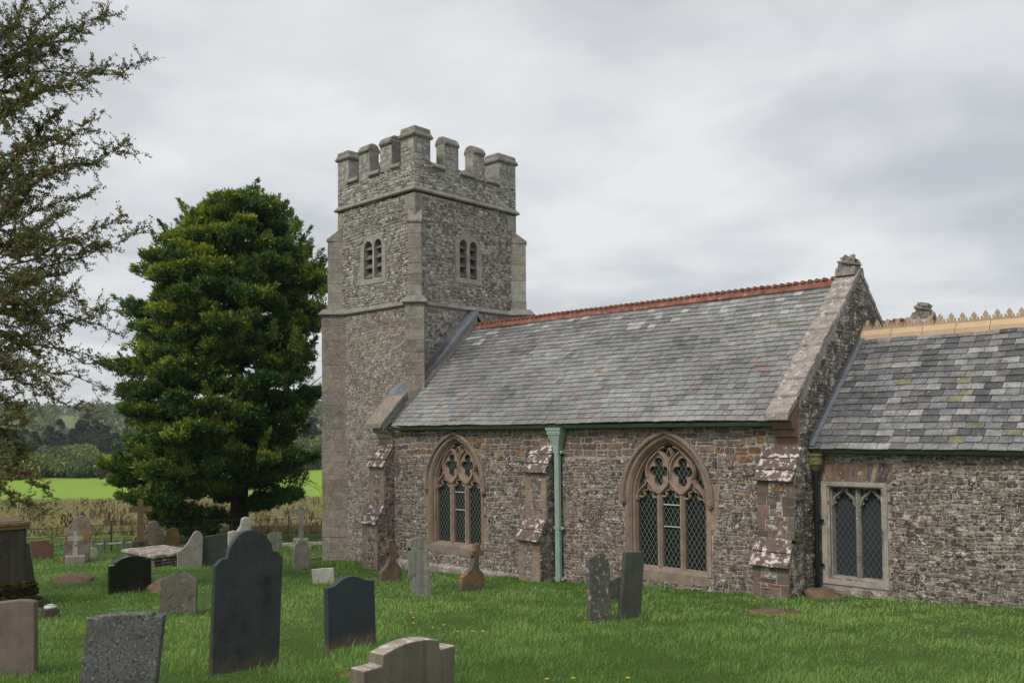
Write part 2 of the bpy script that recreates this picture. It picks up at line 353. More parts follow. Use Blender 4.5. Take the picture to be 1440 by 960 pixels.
# ------------------------------------------------------------------ ground
def sheet(name, mat, d0, d1, nd, s_ext, ns, lab, near=0.0):
    ds = np.linspace(0, 1, nd)
    ds = d0+(d1-d0)*(ds**1.6 if d1 > 200 else ds)
    t = np.linspace(-1, 1, ns); ss = np.sign(t)*np.abs(t)**2.2*s_ext
    S_, D_ = np.meshgrid(ss, ds)
    X = S_*math.cos(YAW)-D_*math.sin(YAW); Y = S_*math.sin(YAW)+D_*math.cos(YAW); Z = terr(X, Y)
    V = np.stack([X.ravel(), Y.ravel(), Z.ravel()], 1)
    a = (np.arange(nd-1)[:, None]*ns+np.arange(ns-1)[None, :]).ravel()
    idx = np.stack([a, a+1, a+ns+1, a+ns], 1).ravel()
    o = fast_mesh(name, V, np.full(len(a), 4), idx, np.ones((len(a), 3)), [mat])
    o.data.polygons.foreach_set('use_smooth', [True]*len(a))
    tag(o, lab, None, None, 'structure'); return o
EXT = 3000
sheet('lawn', M['lawn'], -80, 36.5, 170, EXT, 221, 'mown green churchyard grass sloping down to the church')
sheet('field', M['rough'], 36.5, 128, 60, EXT, 221, 'rough brown grass field below the churchyard fence')
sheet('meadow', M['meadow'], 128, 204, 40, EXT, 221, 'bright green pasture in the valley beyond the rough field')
sheet('hill', M['hill'], 204, 3000, 90, EXT, 221, 'wooded hillside with pale fields on the far side of the valley')

# ------------------------------------------------------------------ the church
CO = (-12.0, 17.0, -3.4)
church = thing('church', 'rubble stone church with battlemented west tower, slate roofs and traceried windows', 'church', CO)
def part(g, name, mats, parent=None, **k):
    o = g.build(name, mats, church if parent is None else parent, CO, **k); return o
RND = random.Random(7)
class Fr:   # wall frame: point = P + U*u + Z*z + N*n
    def __init__(s, P, U, N): s.P, s.U, s.N = Vector(P), Vector(U).normalized(), Vector(N).normalized()
    def __call__(s, u, z, n=0.0): p = s.P+s.U*u+s.N*n; return (p.x, p.y, p.z+z)
def stone_block(g, F, u0, u1, z0, z1, n, bv, mi, col, rng, jit=.012):
    j = lambda: rng.uniform(-jit, jit)
    w, h = u1-u0, z1-z0; cu, cz = (u0+u1)/2, (z0+z1)/2
    if jit < .007: c = [(u0+j(), z0+j()), (u1+j(), z0+j()), (u1+j(), z1+j()), (u0+j(), z1+j())]
    else:          # irregular rubble: corners knocked off unevenly
        q = [rng.uniform(.06, .34) for _ in range(8)]; kx = min(w, h*1.5)
        c = [(u0+q[0]*kx, z0+j()*.5), (u1-q[1]*kx, z0+j()*.5), (u1+j()*.5, z0+q[2]*h), (u1+j()*.5, z1-q[3]*h), (u1-q[4]*kx, z1+j()*.5), (u0+q[5]*kx, z1+j()*.5), (u0+j()*.5, z1-q[6]*h), (u0+j()*.5, z0+q[7]*h)]
    k = len(c); b = min(bv, w*.28, h*.28)
    lo = [F(u, z, -.012) for u, z in c]; md = [F(u, z, n*.5) for u, z in c]
    hi = []
    for u, z in c:
        l = math.hypot(u-cu, z-cz) or 1; hi.append(F(u-(u-cu)/l*b, z-(z-cz)/l*b, n+rng.uniform(-.25, .25)*n))
    g.add(lo+md+hi, [tuple(range(2*k, 3*k))]+[(i, (i+1) % k, k+(i+1) % k, k+i) for i in range(k)]+[(k+i, k+(i+1) % k, 2*k+(i+1) % k, 2*k+i) for i in range(k)], mi, col)
def rubble(g, F, u0, u1, z0, z1, ok, pal, ch=(.05, .12), cw=(.09, .34), joint=.012, n=(.006, .022), bv=.013, mi=0, seed=1, jit=.010, tall=.10):
    rng = random.Random(seed); z = z0; ph = rng.uniform(0, 6)
    def put(a, b, lo, hi, dep=0):
        if b-a < .035: return
        if not ok(a, b, lo, hi):
            if dep < 3 and b-a > .08:
                mm = (a+b)/2; put(a, mm, lo, hi, dep+1); put(mm, b, lo, hi, dep+1)
            return
        col = pal((a+b)/2, (lo+hi)/2, rng)
        stone_block(g, F, a+joint/2, b-joint/2, lo+joint/2, hi-joint/2, rng.uniform(*n), bv, mi, col, rng, jit)
    while z < z1-.03:
        h = min(rng.uniform(*ch), z1-z); u = u0-rng.uniform(0, .1)
        while u < u1:
            w = rng.uniform(*cw)*(.7+.5*rng.random()); a, b = max(u, u0), min(u+w, u1)
            wob = .035*math.sin(u*1.3+ph+z*2.1)+.02*math.sin(u*3.7+z*5)
            r = rng.random()
            lo, hi = z+wob, z+h+wob
            if r < .22 and h > .085:
                q = rng.uniform(.35, .65)*h; put(a, b, lo, lo+q); put(a, b, lo+q, hi)
            elif r > 1-tall: put(a, b, lo, hi+h*.0)
            else: put(a, b, lo, hi)
            u += w
        z += h
def vary(c, rng, a=.18, h=.045):
    k = 1+rng.uniform(-a, a); return tuple(max(.01, q*k*(1+rng.uniform(-h, h))) for q in c)
NAVE_C = [(.18,.122,.09),(.15,.105,.085),(.135,.10,.088),(.21,.165,.12),(.225,.17,.10),(.105,.08,.07),(.165,.135,.11),(.215,.105,.05),(.27,.22,.145),(.125,.09,.078),(.185,.13,.105),(.14,.105,.085)]
LOW_C = [(.185,.145,.118),(.155,.118,.095),(.125,.098,.083),(.22,.18,.145),(.20,.15,.11),(.105,.085,.072),(.25,.21,.175),(.17,.12,.10)]
def pal_nave(u, z, rng):
    top = z > -.95 + .25*math.sin(u*1.1)
    c = rng.choice(NAVE_C if top else (LOW_C if rng.random() < .72 else NAVE_C))
    return vary(c, rng)
TOW_C = [(.42,.405,.375),(.38,.365,.33),(.255,.235,.20),(.30,.285,.25),(.21,.185,.155),(.175,.145,.118),(.24,.20,.165),(.34,.32,.285),(.145,.12,.10),(.22,.18,.145),(.27,.23,.185)]
TOW_LOW = [(.31,.275,.235),(.225,.18,.15),(.26,.22,.185),(.195,.148,.118),(.21,.16,.135),(.245,.19,.145),(.28,.245,.205),(.165,.128,.105),(.23,.16,.115)]
WHT_C = [(.46,.445,.415),(.40,.385,.35)]
DARK_C = [(.15,.125,.105),(.12,.10,.085),(.19,.16,.135),(.23,.20,.17),(.105,.09,.08),(.17,.125,.105)]
def pal_tow(u, z, rng): return vary(rng.choice(TOW_C if z > 3.5 else TOW_LOW), rng)
def pal_tow_e(u, z, rng): return vary(rng.choice(TOW_C+DARK_C[:3]+WHT_C), rng)
def pal_gable(u, z, rng): return vary(rng.choice(DARK_C), rng)
def pal_par(u, z, rng): return vary(rng.choice([(.42,.405,.375),(.48,.46,.43),(.36,.335,.30),(.24,.215,.18),(.19,.165,.14)]), rng)
def pal_ash(u, z, rng): return vary(rng.choice([(.265,.243,.212),(.29,.268,.238),(.24,.213,.182),(.275,.247,.212)]), rng, .1)
SAND = [(.26,.188,.138),(.285,.212,.158),(.235,.168,.125),(.255,.195,.15),(.275,.198,.136)]
def pal_sand(u, z, rng): return vary(rng.choice(SAND), rng, .12)
def allok(*a): return True

def arch(cx, a, zs, R, zb, n=14):
    """pointed arch outline from bottom left over the point to bottom right; R is the arc radius"""
    c = R-a0_of(a, R); pts = [(cx-a, zb), (cx-a, zs)]
    return pts
def arch_path(cx, a, R, off, zs, zb, n=14):
    """arch of half width a and radius R, shrunk by off (concentric)"""
    A, Q = a-off, R-off; c = R-a; top = math.sqrt(max(Q*Q-c*c, 1e-6)); th = math.atan2(top, c)
    L = [(cx+c-Q*math.cos(th*i/n), zs+Q*math.sin(th*i/n)) for i in range(n+1)]
    Rr = [(2*cx-x, z) for x, z in reversed(L[:-1])]
    return [(cx-A, zb)]+L+Rr+[(cx+A, zb)]
def sweep2(g, paths, mi=0, col=(1, 1, 1), loop=False):
    """paths: equal length 3D polylines joined by strips"""
    n = len(paths[0]); vs = [p for P in paths for p in P]
    g.add(vs, [(i*n+j, i*n+j+1, (i+1)*n+j+1, (i+1)*n+j) for i in range(len(paths)-1) for j in range(n-1)], mi, col)
def poly_holes(g, F, outer, holes, n, mi, col=(1, 1, 1)):
    loops = [[Vector((u, z, 0)) for u, z in L] for L in [outer]+holes]
    tri = tessellate_polygon(loops); flat = [p for L in loops for p in L]
    g.add([F(p.x, p.y, n) for p in flat], [tuple(t) for t in tri], mi, col)
def inpoly(x, z, P):
    c = False; n = len(P)
    for i in range(n):
        x0, z0 = P[i]; x1, z1 = P[(i+1) % n]
        if (z0 > z) != (z1 > z) and x < (x1-x0)*(z-z0)/(z1-z0)+x0: c = not c
    return c
def outside(polys):
    def ok(a, b, lo, hi):
        for P in polys:
            for x in (a+.004, (a+b)/2, b-.004):
                for z in (lo+.004, (lo+hi)/2, hi-.004):
                    if inpoly(x, z, P): return False
        return True
    return ok
def rect(a, b, c, d): return [(a, c), (b, c), (b, d), (a, d)]
def bar(g, F, pts, w, n0, n1, mi=0, col=(1, 1, 1), ch=.4):
    """tracery bar: flat-backed strip with chamfered front following 2D points"""
    k = len(pts); rows = [[] for _ in range(6)]
    for i in range(k):
        x0, z0 = pts[max(i-1, 0)]; x1, z1 = pts[min(i+1, k-1)]
        tx, tz = x1-x0, z1-z0; l = math.hypot(tx, tz) or 1; nx, nz = -tz/l, tx/l; x, z = pts[i]
        for r, (o, n) in enumerate(((-w/2, n0), (-w/2, n1-(n1-n0)*ch), (-w*.16, n1), (w*.16, n1), (w/2, n1-(n1-n0)*ch), (w/2, n0))):
            rows[r].append(F(x+nx*o, z+nz*o, n))
    sweep2(g, rows, mi, col)
def smooth_pts(p, n=6):
    out = []
    P = [p[0]]+list(p)+[p[-1]]
    for i in range(1, len(P)-2):
        for j in range(n):
            t = j/n; a, b, c, d = P[i-1], P[i], P[i+1], P[i+2]
            out.append(tuple(.5*((2*b[q])+(-a[q]+c[q])*t+(2*a[q]-5*b[q]+4*c[q]-d[q])*t*t+(-a[q]+3*b[q]-3*c[q]+d[q])*t**3) for q in (0, 1)))
    out.append(tuple(p[-1])); return out
def noisy_blob(g, c, r, seed, mi=0, nu=14, nv=9, amp=.25, col=(1, 1, 1)):
    rng = random.Random(seed); ph = [rng.uniform(0, 6) for _ in range(6)]; vs = []; fs = []
    for i in range(nv+1):
        th = math.pi*i/nv
        for j in range(nu):
            a = 2*math.pi*j/nu; d = Vector((math.sin(th)*math.cos(a), math.sin(th)*math.sin(a), math.cos(th)))
            k = 1+amp*(math.sin(3*d.x*2+ph[0])*math.sin(4*d.y+ph[1])+.6*math.sin(7*d.z+ph[2]+3*d.x)+.4*math.sin(9*d.y+ph[3]))
            vs.append((c[0]+d.x*r[0]*k, c[1]+d.y*r[1]*k, c[2]+d.z*r[2]*k))
    for i in range(nv):
        for j in range(nu): fs.append((i*nu+j, (i+1)*nu+j, (i+1)*nu+(j+1) % nu, i*nu+(j+1) % nu))
    g.add(vs, fs, mi, col)

# ---- tower
TX0, TX1, TY0, TY1 = -22.02, -18.45, 15.816, 19.93
ZB = -4.6
def diag_box(g, cx, cy, sx, sy, half, proj, z0, z1, back=.5, mi=0, col=(1, 1, 1), shrink=0.0):
    d = Vector((sx, sy, 0)).normalized(); p = Vector((-d.y, d.x, 0)); c = Vector((cx, cy, 0))
    q = [c-d*back-p*half, c+d*proj-p*half, c+d*proj+p*half, c-d*back+p*half]
    g.hexa([(v.x, v.y, z0) for v in q]+[(v.x, v.y, z1) for v in q], mi, col)
corners = [(TX1, TY0, 1, -1), (TX0, TY0, -1, -1), (TX1, TY1, 1, 1), (TX0, TY1, -1, 1)]
fS = Fr((TX0, TY0, 0), (1, 0, 0), (0, -1, 0)); wS = TX1-TX0
fE = Fr((TX1, TY0, 0), (0, 1, 0), (1, 0, 0)); wE = TY1-TY0
fN = Fr((TX1, TY1, 0), (-1, 0, 0), (0, 1, 0)); fW = Fr((TX0, TY1, 0), (0, -1, 0), (-1, 0, 0))
# belfry openings in wall coordinates (u, z)
bwS = dict(a0=-21.115*.9814-TX0, a1=-20.704*.9814-TX0, b0=-20.62*.9814-TX0, b1=-20.269*.9814-TX0)
bwE = dict(a0=17.829*.9814-TY0, a1=18.148*.9814-TY0, b0=18.245*.9814-TY0, b1=18.575*.9814-TY0)
def round_head(u0, u1, zb, zt, n=8):
    r = (u1-u0)/2; c = (u0+u1)/2; zs = zt-r*1.15
    return [(u0, zb)]+[(c-r*math.cos(math.pi*i/n), zs+1.15*r*math.sin(math.pi*i/n)) for i in range(n+1)]+[(u1, zb)]
def belfry_outline(w, m=.17):
    u0, u1 = w['a0']-m, w['b1']+m; zt = 5.70; c = (u0+u1)/2; r = (u1-u0)/2
    return [(u0, 4.26), (u1, 4.26), (u1, 5.15)]+[(c+r*math.cos(math.pi*i/10)*(1 if True else 0), 5.15+.55*math.sin(math.pi*i/10)) for i in range(1, 10)]+[(u0, 5.15)]
g = G()
for F, w, bw in ((fS, wS, bwS), (fE, wE, bwE), (fN, wS, None), (fW, wE, None)):
    holes = [belfry_outline(bw)] if bw else []
    poly_holes(g, F, rect(0, w, ZB, 6.75), holes, 0, 0)
    rr = [rect(-.1, .30, 5.75, 6.4), rect(w-.42, w+.1, 5.78, 6.42)]
    pal = pal_tow if F in (fS, fW) else pal_tow_e
    ok = outside(holes+([rect(-.1, .26, 5.85, 6.6), rect(w-.40, w+.1, 6.12, 6.62)] if bw else []))
    rubble(g, F, .0, w, -4.3, 3.42, ok, pal, (.045, .105), (.06, .20), .015, (.004, .014), .012, 1, 11+int(w*100))
    rubble(g, F, .0, w, 3.62, 6.63, ok, pal, (.045, .11), (.06, .19), .017, (.005, .026), .018, 1, 31+int(w*100), .014)
    # big ashlar corner blocks under the upper string
    if bw:
        for a, b, lo, hi in ((0, .26, 5.85, 6.2), (0, .24, 6.2, 6.6), (w-.40, w, 6.12, 6.6)):
            stone_block(g, F, a+.004, b-.004, lo, hi-.008, .014, .008, 2, pal_ash(0, 0, RND), RND, .003)
tower_wall = part(g, 'tower_wall', [M['mortar_dark'], M['rubble_tower'], M['ashlar_grey']])
# diagonal buttresses of big ashlar blocks
for i, (cx, cy, sx, sy) in enumerate(corners):
    g = G(); rng = random.Random(50+i)
    d = Vector((sx, sy, 0)).normalized(); p = Vector((-d.y, d.x, 0)); c = Vector((cx, cy, 0))
    for half, proj, z0, z1 in ((.265, .30, ZB, 3.48), (.185, .13, 3.60, 5.72)):
        if i in (1, 2): proj += .16
        z = z0
        while z < z1-.05:
            h = min(rng.uniform(.26, .52), z1-z)
            if z1-z-h < .12: h = z1-z
            diag_box(g, cx+rng.uniform(-.006, .006), cy+rng.uniform(-.006, .006), sx, sy, half-rng.uniform(0, .006), proj-rng.uniform(0, .007), z+.004, z+h-.004, .6, 0, pal_ash(0, 0, rng) if z0 > 0 else vary(rng.choice([(.245,.208,.175),(.27,.235,.20),(.225,.188,.158),(.255,.22,.19)]), rng, .12))
            diag_box(g, cx, cy, sx, sy, half-.012, proj-.013, z+h-.005, z+h+.005, .6, 1, (.2, .2, .2))
            z += h
        q = [c-d*.5-p*half, c+d*(proj+.03)-p*(half+.02), c+d*(proj+.03)+p*(half+.02), c-d*.5+p*half]
        if z1 > 5:   # sloping weathering up to the corner
            bz, tz = z1, z1+.42
            dd = c-d*.15
            g.add([(q[1].x, q[1].y, bz), (q[2].x, q[2].y, bz), (q[1].x, q[1].y, bz+.06), (q[2].x, q[2].y, bz+.06),
                   (dd-p*half).to_tuple()[:2]+(tz,), (dd+p*half).to_tuple()[:2]+(tz,), (dd-p*half).to_tuple()[:2]+(bz,), (dd+p*half).to_tuple()[:2]+(bz,)],
                  [(0, 1, 3, 2), (2, 3, 5, 4), (0, 2, 4, 6), (1, 7, 5, 3), (0, 6, 7, 1)], 0, pal_ash(0, 0, rng))
    part(g, 'diagonal_buttress', [M['ashlar_grey'], M['mortar_dark']], bevel=.01)
# string courses
def string_profile(g, path, prof, closed=True):
    """path: plan points (x,y) of a convex ring with outward offsets"""
    n = len(path); rings = []
    for off, z in prof:
        ring = []
        for i in range(n):
            a, b, c = Vector(path[i-1]), Vector(path[i]), Vector(path[(i+1) % n])
            e0 = (b-a).normalized(); e1 = (c-b).normalized(); n0 = Vector((e0.y, -e0.x)); n1 = Vector((e1.y, -e1.x))
            bis = (n0+n1); k = off*2/max(bis.length_squared, .3); q = b+bis*k/ (1)
            ring.append((q.x, q.y, z))
        rings.append(ring)
    vs = [p for r in rings for p in r]
    g.add(vs, [(i*n+j, i*n+(j+1) % n, (i+1)*n+(j+1) % n, (i+1)*n+j) for i in range(len(rings)-1) for j in range(n)])
def notch_ring(half, extra):
    """tower plan with the diagonal buttresses standing out at the corners"""
    ring = []
    for cx, cy, sx, sy in (corners[1], corners[0], corners[2], corners[3]):
        pr = .30+(.16 if (sx, sy) in ((-1, -1), (1, 1)) else 0)
        d = Vector((sx, sy, 0)).normalized(); p = Vector((-d.y, d.x, 0)); c = Vector((cx, cy, 0))
        h = half; k = half*1.0
        a0 = Vector((cx, cy, 0)); s = half*math.sqrt(2)
        e = [c+d*pr-p*h, c+d*pr+p*h]
        if (sx, sy) == (-1, -1): w = [(cx, cy+s), None, None, (cx+s, cy)]
        elif (sx, sy) == (1, -1): w = [(cx-s, cy), None, None, (cx, cy+s)]
        elif (sx, sy) == (1, 1): w = [(cx, cy-s), None, None, (cx-s, cy)]
        else: w = [(cx+s, cy), None, None, (cx, cy-s)]
        ring += [w[0], (e[0].x, e[0].y), (e[1].x, e[1].y), w[3]]
    return ring
g = G()
ringL = notch_ring(.265, 0)
string_profile(g, ringL, [(-.02, 3.455), (.06, 3.465), (.085, 3.495), (.07, 3.53), (-.03, 3.66), (-.12, 3.68)])
part(g, 'string_course', M['string_stone'], tower_wall)
g = G()
sq = [(TX0, TY0), (TX1, TY0), (TX1, TY1), (TX0, TY1)]
string_profile(g, sq, [(-.02, 6.63), (.07, 6.64), (.095, 6.67), (.085, 6.70), (.0, 6.80), (-.1, 6.81)])
part(g, 'string_course', M['string_stone'], tower_wall)
# parapet
g = G(); PT = .34
for F, w in ((fS, wS), (fE, wE), (fN, wS), (fW, wE)):
    poly_holes(g, F, rect(0, w, 6.6, 7.42), [], 0, 0)
    rubble(g, F, .0, w, 6.80, 7.40, allok, pal_par, (.045, .105), (.06, .22), .015, (.006, .024), .014, 1, 77+int(w*50), .014)
    poly_holes(g, F, rect(PT, w-PT, 6.6, 7.42), [], -PT, 0)
g.box(TX0+.3, TX1-.3, TY0+.3, TY1-.3, 6.55, 6.75, 0)
parapet = part(g, 'parapet', [M['mortar_dark'], M['rubble_tower']])
mE = [(0, .59), (1.12, 1.68), (2.27, 2.75), (3.36, wE)]
mS = [(TX1-u1-TX0, TX1-u0-TX0) for u0, u1 in ((0, .585), (.98, 1.51), (2.0, 2.51), (3.03, wS))]
def cap(g, x0, x1, y0, y1, z0, z1, rng=None, ox=1.0, oy=1.0, ov=.07):
    j = lambda: rng.uniform(-.012, .012)
    for (o0, za, o1, zb) in ((ov*.5, z0-.01, ov, z0+.03), (ov, z0+.03, ov*.85, z0+.075), (ov*.85, z0+.075, .015, z0+.17), (.015, z0+.17, -.0, z1)):
        a0, b0, a1, b1 = o0*ox, o0*oy, (o1*ox if ox else -.004), (o1*oy if oy else -.004)
        if zb == z1: a1, b1 = (-.09 if ox and not oy else a1), (-.09 if oy and not ox else b1)
        g.add([(x0-a0, y0-b0, za), (x1+a0, y0-b0, za), (x1+a0, y1+b0, za), (x0-a0, y1+b0, za),
               (x0-a1+j(), y0-b1+j(), zb), (x1+a1+j(), y0-b1+j(), zb), (x1+a1+j(), y1+b1+j(), zb), (x0-a1+j(), y1+b1+j(), zb)],
              [(0, 1, 5, 4), (1, 2, 6, 5), (2, 3, 7, 6), (3, 0, 4, 7), (0, 3, 2, 1), (4, 5, 6, 7)])
rng = random.Random(3)
def merlon(x0, x1, y0, y1, faces):
    g = G(); g.box(x0, x1, y0, y1, 7.38, 8.20, 0, pal_ash(0, 0, rng))
    for F, a, b in faces:
        rubble(g, F, a+.02, b-.02, 7.40, 8.17, allok, lambda u, z, r: vary(r.choice([(.30,.28,.245),(.26,.235,.2),(.34,.32,.29)]), r, .12), (.10, .28), (.14, .34), .012, (.004, .012), .010, 1, rng.randint(0, 9999), .006)
    o = part(g, 'merlon', [M['ashlar_grey'], M['rubble_tower']], parapet)
for i, (a, b) in enumerate(mE):
    for F, y in ((fE, None),):
        if i in (0, 3): continue
        merlon(TX1-PT, TX1, TY0+a, TY0+b, [(fE, a, b)])
        merlon(TX0, TX0+PT, TY0+a, TY0+b, [])
for i, (a, b) in enumerate(mS):
    if i in (0, 3): continue
    merlon(TX0+a, TX0+b, TY0, TY0+PT, [(fS, a, b)])
    merlon(TX0+a, TX0+b, TY1-PT, TY1, [])
merlon(TX1-.585, TX1, TY0, TY0+.59, [(fS, wS-.585, wS), (fE, 0, .59)])
merlon(TX0, TX0+.54, TY0, TY0+.59, [(fS, 0, .54)])
merlon(TX1-.585, TX1, TY1-.75, TY1, [(fE, wE-.75, wE)])
merlon(TX0, TX0+.54, TY1-.75, TY1, [])
def capobj(*a, ox=1.0, oy=1.0):
    g = G(); cap(g, *a, rng=rng, ox=ox, oy=oy); part(g, 'merlon_cap', M['string_stone'], parapet, bevel=.015)
for i, (a, b) in enumerate(mE):
    if i in (1, 2):
        capobj(TX1-PT, TX1, TY0+a, TY0+b, 8.18, 8.44, oy=0.0); capobj(TX0, TX0+PT, TY0+a, TY0+b, 8.18, 8.44, oy=0.0)
for i, (a, b) in enumerate(mS):
    if i in (1, 2):
        capobj(TX0+a, TX0+b, TY0, TY0+PT, 8.18, 8.44, ox=0.0); capobj(TX0+a, TX0+b, TY1-PT, TY1, 8.18, 8.44, ox=0.0)
capobj(TX1-.585, TX1, TY0, TY0+.59, 8.18, 8.47); capobj(TX0, TX0+.54, TY0, TY0+.59, 8.18, 8.45)
capobj(TX1-.585, TX1, TY1-.75, TY1, 8.18, 8.45); capobj(TX0, TX0+.54, TY1-.75, TY1, 8.18, 8.45)
def sill(F, a, b, dirx):
    g = G(); u0, u1 = a+.01, b-.01
    P = [(-.0, 7.40), (.075, 7.41), (.085, 7.45), (.0, 7.56), (-.20, 7.62), (-PT, 7.58), (-PT, 7.40)]
    vs = [F(u0, z, n) for n, z in P]+[F(u1, z, n) for n, z in P]; k = len(P)
    g.add(vs, [tuple(range(k)), tuple(range(2*k-1, k-1, -1))]+[(i, (i+1) % k, (i+1) % k+k, i+k) for i in range(k)])
    part(g, 'crenel_sill', M['string_stone'], parapet, bevel=.01)
for F, ml, w in ((fE, mE, wE), (fS, sorted(mS), wS)):
    for (a, b), (c, d) in zip(ml[:-1], ml[1:]): sill(F, b, c, 1)
for F, ml, w in ((fW, mE, wE), (fN, sorted(mS), wS)):
    for (a, b), (c, d) in zip(ml[:-1], ml[1:]): sill(F, w-c, w-b, 1)
# belfry windows
for F, bw in ((fS, bwS), (fE, bwE)):
    g = G(); ol = belfry_outline(bw); zb, zt = 4.42, 5.53
    hs = [round_head(bw['a0'], bw['a1'], zb, zt), round_head(bw['b0'], bw['b1'], zb, zt)]
    poly_holes(g, F, ol, [h for h in hs], .022, 0, (.31, .285, .25))
    n = len(ol); g.add([F(u, z, .022) for u, z in ol]+[F(u, z, -.03) for u, z in ol], [(i, (i+1) % n, (i+1) % n+n, i+n) for i in range(n)], 0, (.31, .285, .25))
    for h in hs:
        n = len(h)
        g.add([F(u, z, .022) for u, z in h]+[F(u, z, -.34) for u, z in h], [(i, i+n, (i+1) % n+n, (i+1) % n) for i in range(n)], 0, (.28, .26, .225))
    win = part(g, 'belfry_window', [M['ashlar_grey']])
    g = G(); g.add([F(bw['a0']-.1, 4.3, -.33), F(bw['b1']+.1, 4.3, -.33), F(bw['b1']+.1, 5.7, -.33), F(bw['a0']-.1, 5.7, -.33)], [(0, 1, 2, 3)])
    part(g, 'dark_opening', M['dark_void'], win)
    for u0, u1 in ((bw['a0'], bw['a1']), (bw['b0'], bw['b1'])):
        for k in range(4):
            zz = zb+.045+k*.272; g = G(); j = RND.uniform(-.012, .012)
            a, b = (u0-.01, zz+j), (u1+.01, zz-j)
            top = .26
            g.hexa([F(a[0], a[1], -.05), F(b[0], b[1], -.05), F(b[0], b[1]+top, -.31), F(a[0], a[1]+top, -.31),
                    F(a[0], a[1]+.03, -.045), F(b[0], b[1]+.03, -.045), F(b[0], b[1]+top+.03, -.30), F(a[0], a[1]+top+.03, -.30)])
            part(g, 'louvre', M['louvre_slate'], win)

# ---- nave
NX0, NX1, NY = -19.06, -7.03, 15.0
RZ, RY = 2.98, 17.9            # ridge
fN_ = Fr((0, NY, 0), (1, 0, 0), (0, -1, 0))
A, R0, ZS, ZSILL = .93, 1.277, -1.42, -2.86
WC = (-16.04, -9.86)
hole = [arch_path(c, A, R0, 0.0, ZS, ZSILL-.05) for c in WC]
hole_big = [arch_path(c, A+.075, R0+.075, 0.0, ZS, ZSILL-.12) for c in WC]
quo = []
for c in WC:
    rng = random.Random(int(c*10))
    for sgn in (-1, 1):
        z = ZSILL-.05
        k = 0
        while z < ZS+.15:
            h = rng.uniform(.24, .42); w = rng.choice([.05, .16, .05, .10])
            if w > .06: quo.append((c+sgn*(A+.07), c+sgn*(A+.07+w), z, z+h))
            z += h
quo = [(min(a, b), max(a, b), lo, hi) for a, b, lo, hi in quo]
g = G()
poly_holes(g, fN_, rect(NX0, NX1, -4.2, .12), hole, 0, 0)
ok = outside(hole_big+[rect(a, b, lo, hi) for a, b, lo, hi in quo]+[rect(-19.03, -18.40, -4, -.42), rect(-13.36, -12.74, -4, -.44), rect(-7.69, -7.0, -4, -.38)])
rubble(g, fN_, NX0, NX1, -4.0, -.62, ok, pal_nave, (.045, .12), (.07, .25), .016, (.006, .024), .013, 2, 5, .012)
rubble(g, fN_, NX0, NX1, -.62, .06, ok, pal_nave, (.09, .165), (.13, .38), .026, (.006, .018), .012, 1, 6, .008)
for a, b, lo, hi in quo: stone_block(g, fN_, a, b, lo+.004, hi-.004, .014, .008, 3, pal_sand(0, 0, RND), RND, .004)
# rear, west and east walls
fB = Fr((0, 24.9, 0), (-1, 0, 0), (0, 1, 0)); poly_holes(g, fB, rect(-NX1, -NX0, -4.4, .3), [], 0, 0)
fWn = Fr((NX0, 25.0, 0), (0, -1, 0), (-1, 0, 0))
poly_holes(g, fWn, [(0, -4.4), (25.0-NY, -4.4), (25.0-NY, .2), (25.0-RY, RZ+.2), (5.0, .2), (2.5, 2.6), (0, .2)], [], 0, 0)
rubble(g, fWn, 9.25, 10.0, -4.2, .3, allok, pal_nave, mi=2, seed=91)
nave_wall = part(g, 'nave_wall', [M['mortar'], M['rubble_nave'], M['rubble_low'], M['sandstone']])
# east gable wall
fG = Fr((NX1, NY, 0), (0, 1, 0), (1, 0, 0)); gw = RY-NY
g = G(); gz = lambda u: min(.50+(3.20-.50)*u/gw, .50+(3.20-.50)*(2*gw-u)/gw)
poly_holes(g, fG, [(0, -4.2), (2*gw, -4.2), (2*gw, .50), (gw, 3.20), (0, .50)], [], 0, 0)
def okg(a, b, lo, hi): return hi < min(gz(a), gz(b))-.10 and (not (a > .62 and hi < -.2 and b < 5.2))
rubble(g, fG, 0, 2*gw, -4.0, 3.1, okg, pal_gable, (.05, .125), (.09, .32), .016, (.008, .03), .016, 1, 21, .014)
part(g, 'gable_wall', [M['mortar_dark'], M['rubble_gable']])
# plinth course along the foot of the wall
g = G(); x = -18.2
rng = random.Random(5)
while x < -13.45:
    w = rng.uniform(.5, 1.0); x1 = min(x+w, -13.40); zt = -3.36+.028*(x+16)*.3
    g.add([(x+.004, NY, zt+.02), (x1-.004, NY, zt+.02), (x1-.004, NY-.10, zt-.05), (x+.004, NY-.10, zt-.05), (x+.004, NY-.105, zt-.5), (x1-.004, NY-.105, zt-.5)],
          [(0, 3, 2, 1), (3, 4, 5, 2)], 0, vary((.40, .35, .32), rng, .1)); x = x1
g2 = part(g, 'plinth_course', M['coping_stone'], nave_wall)
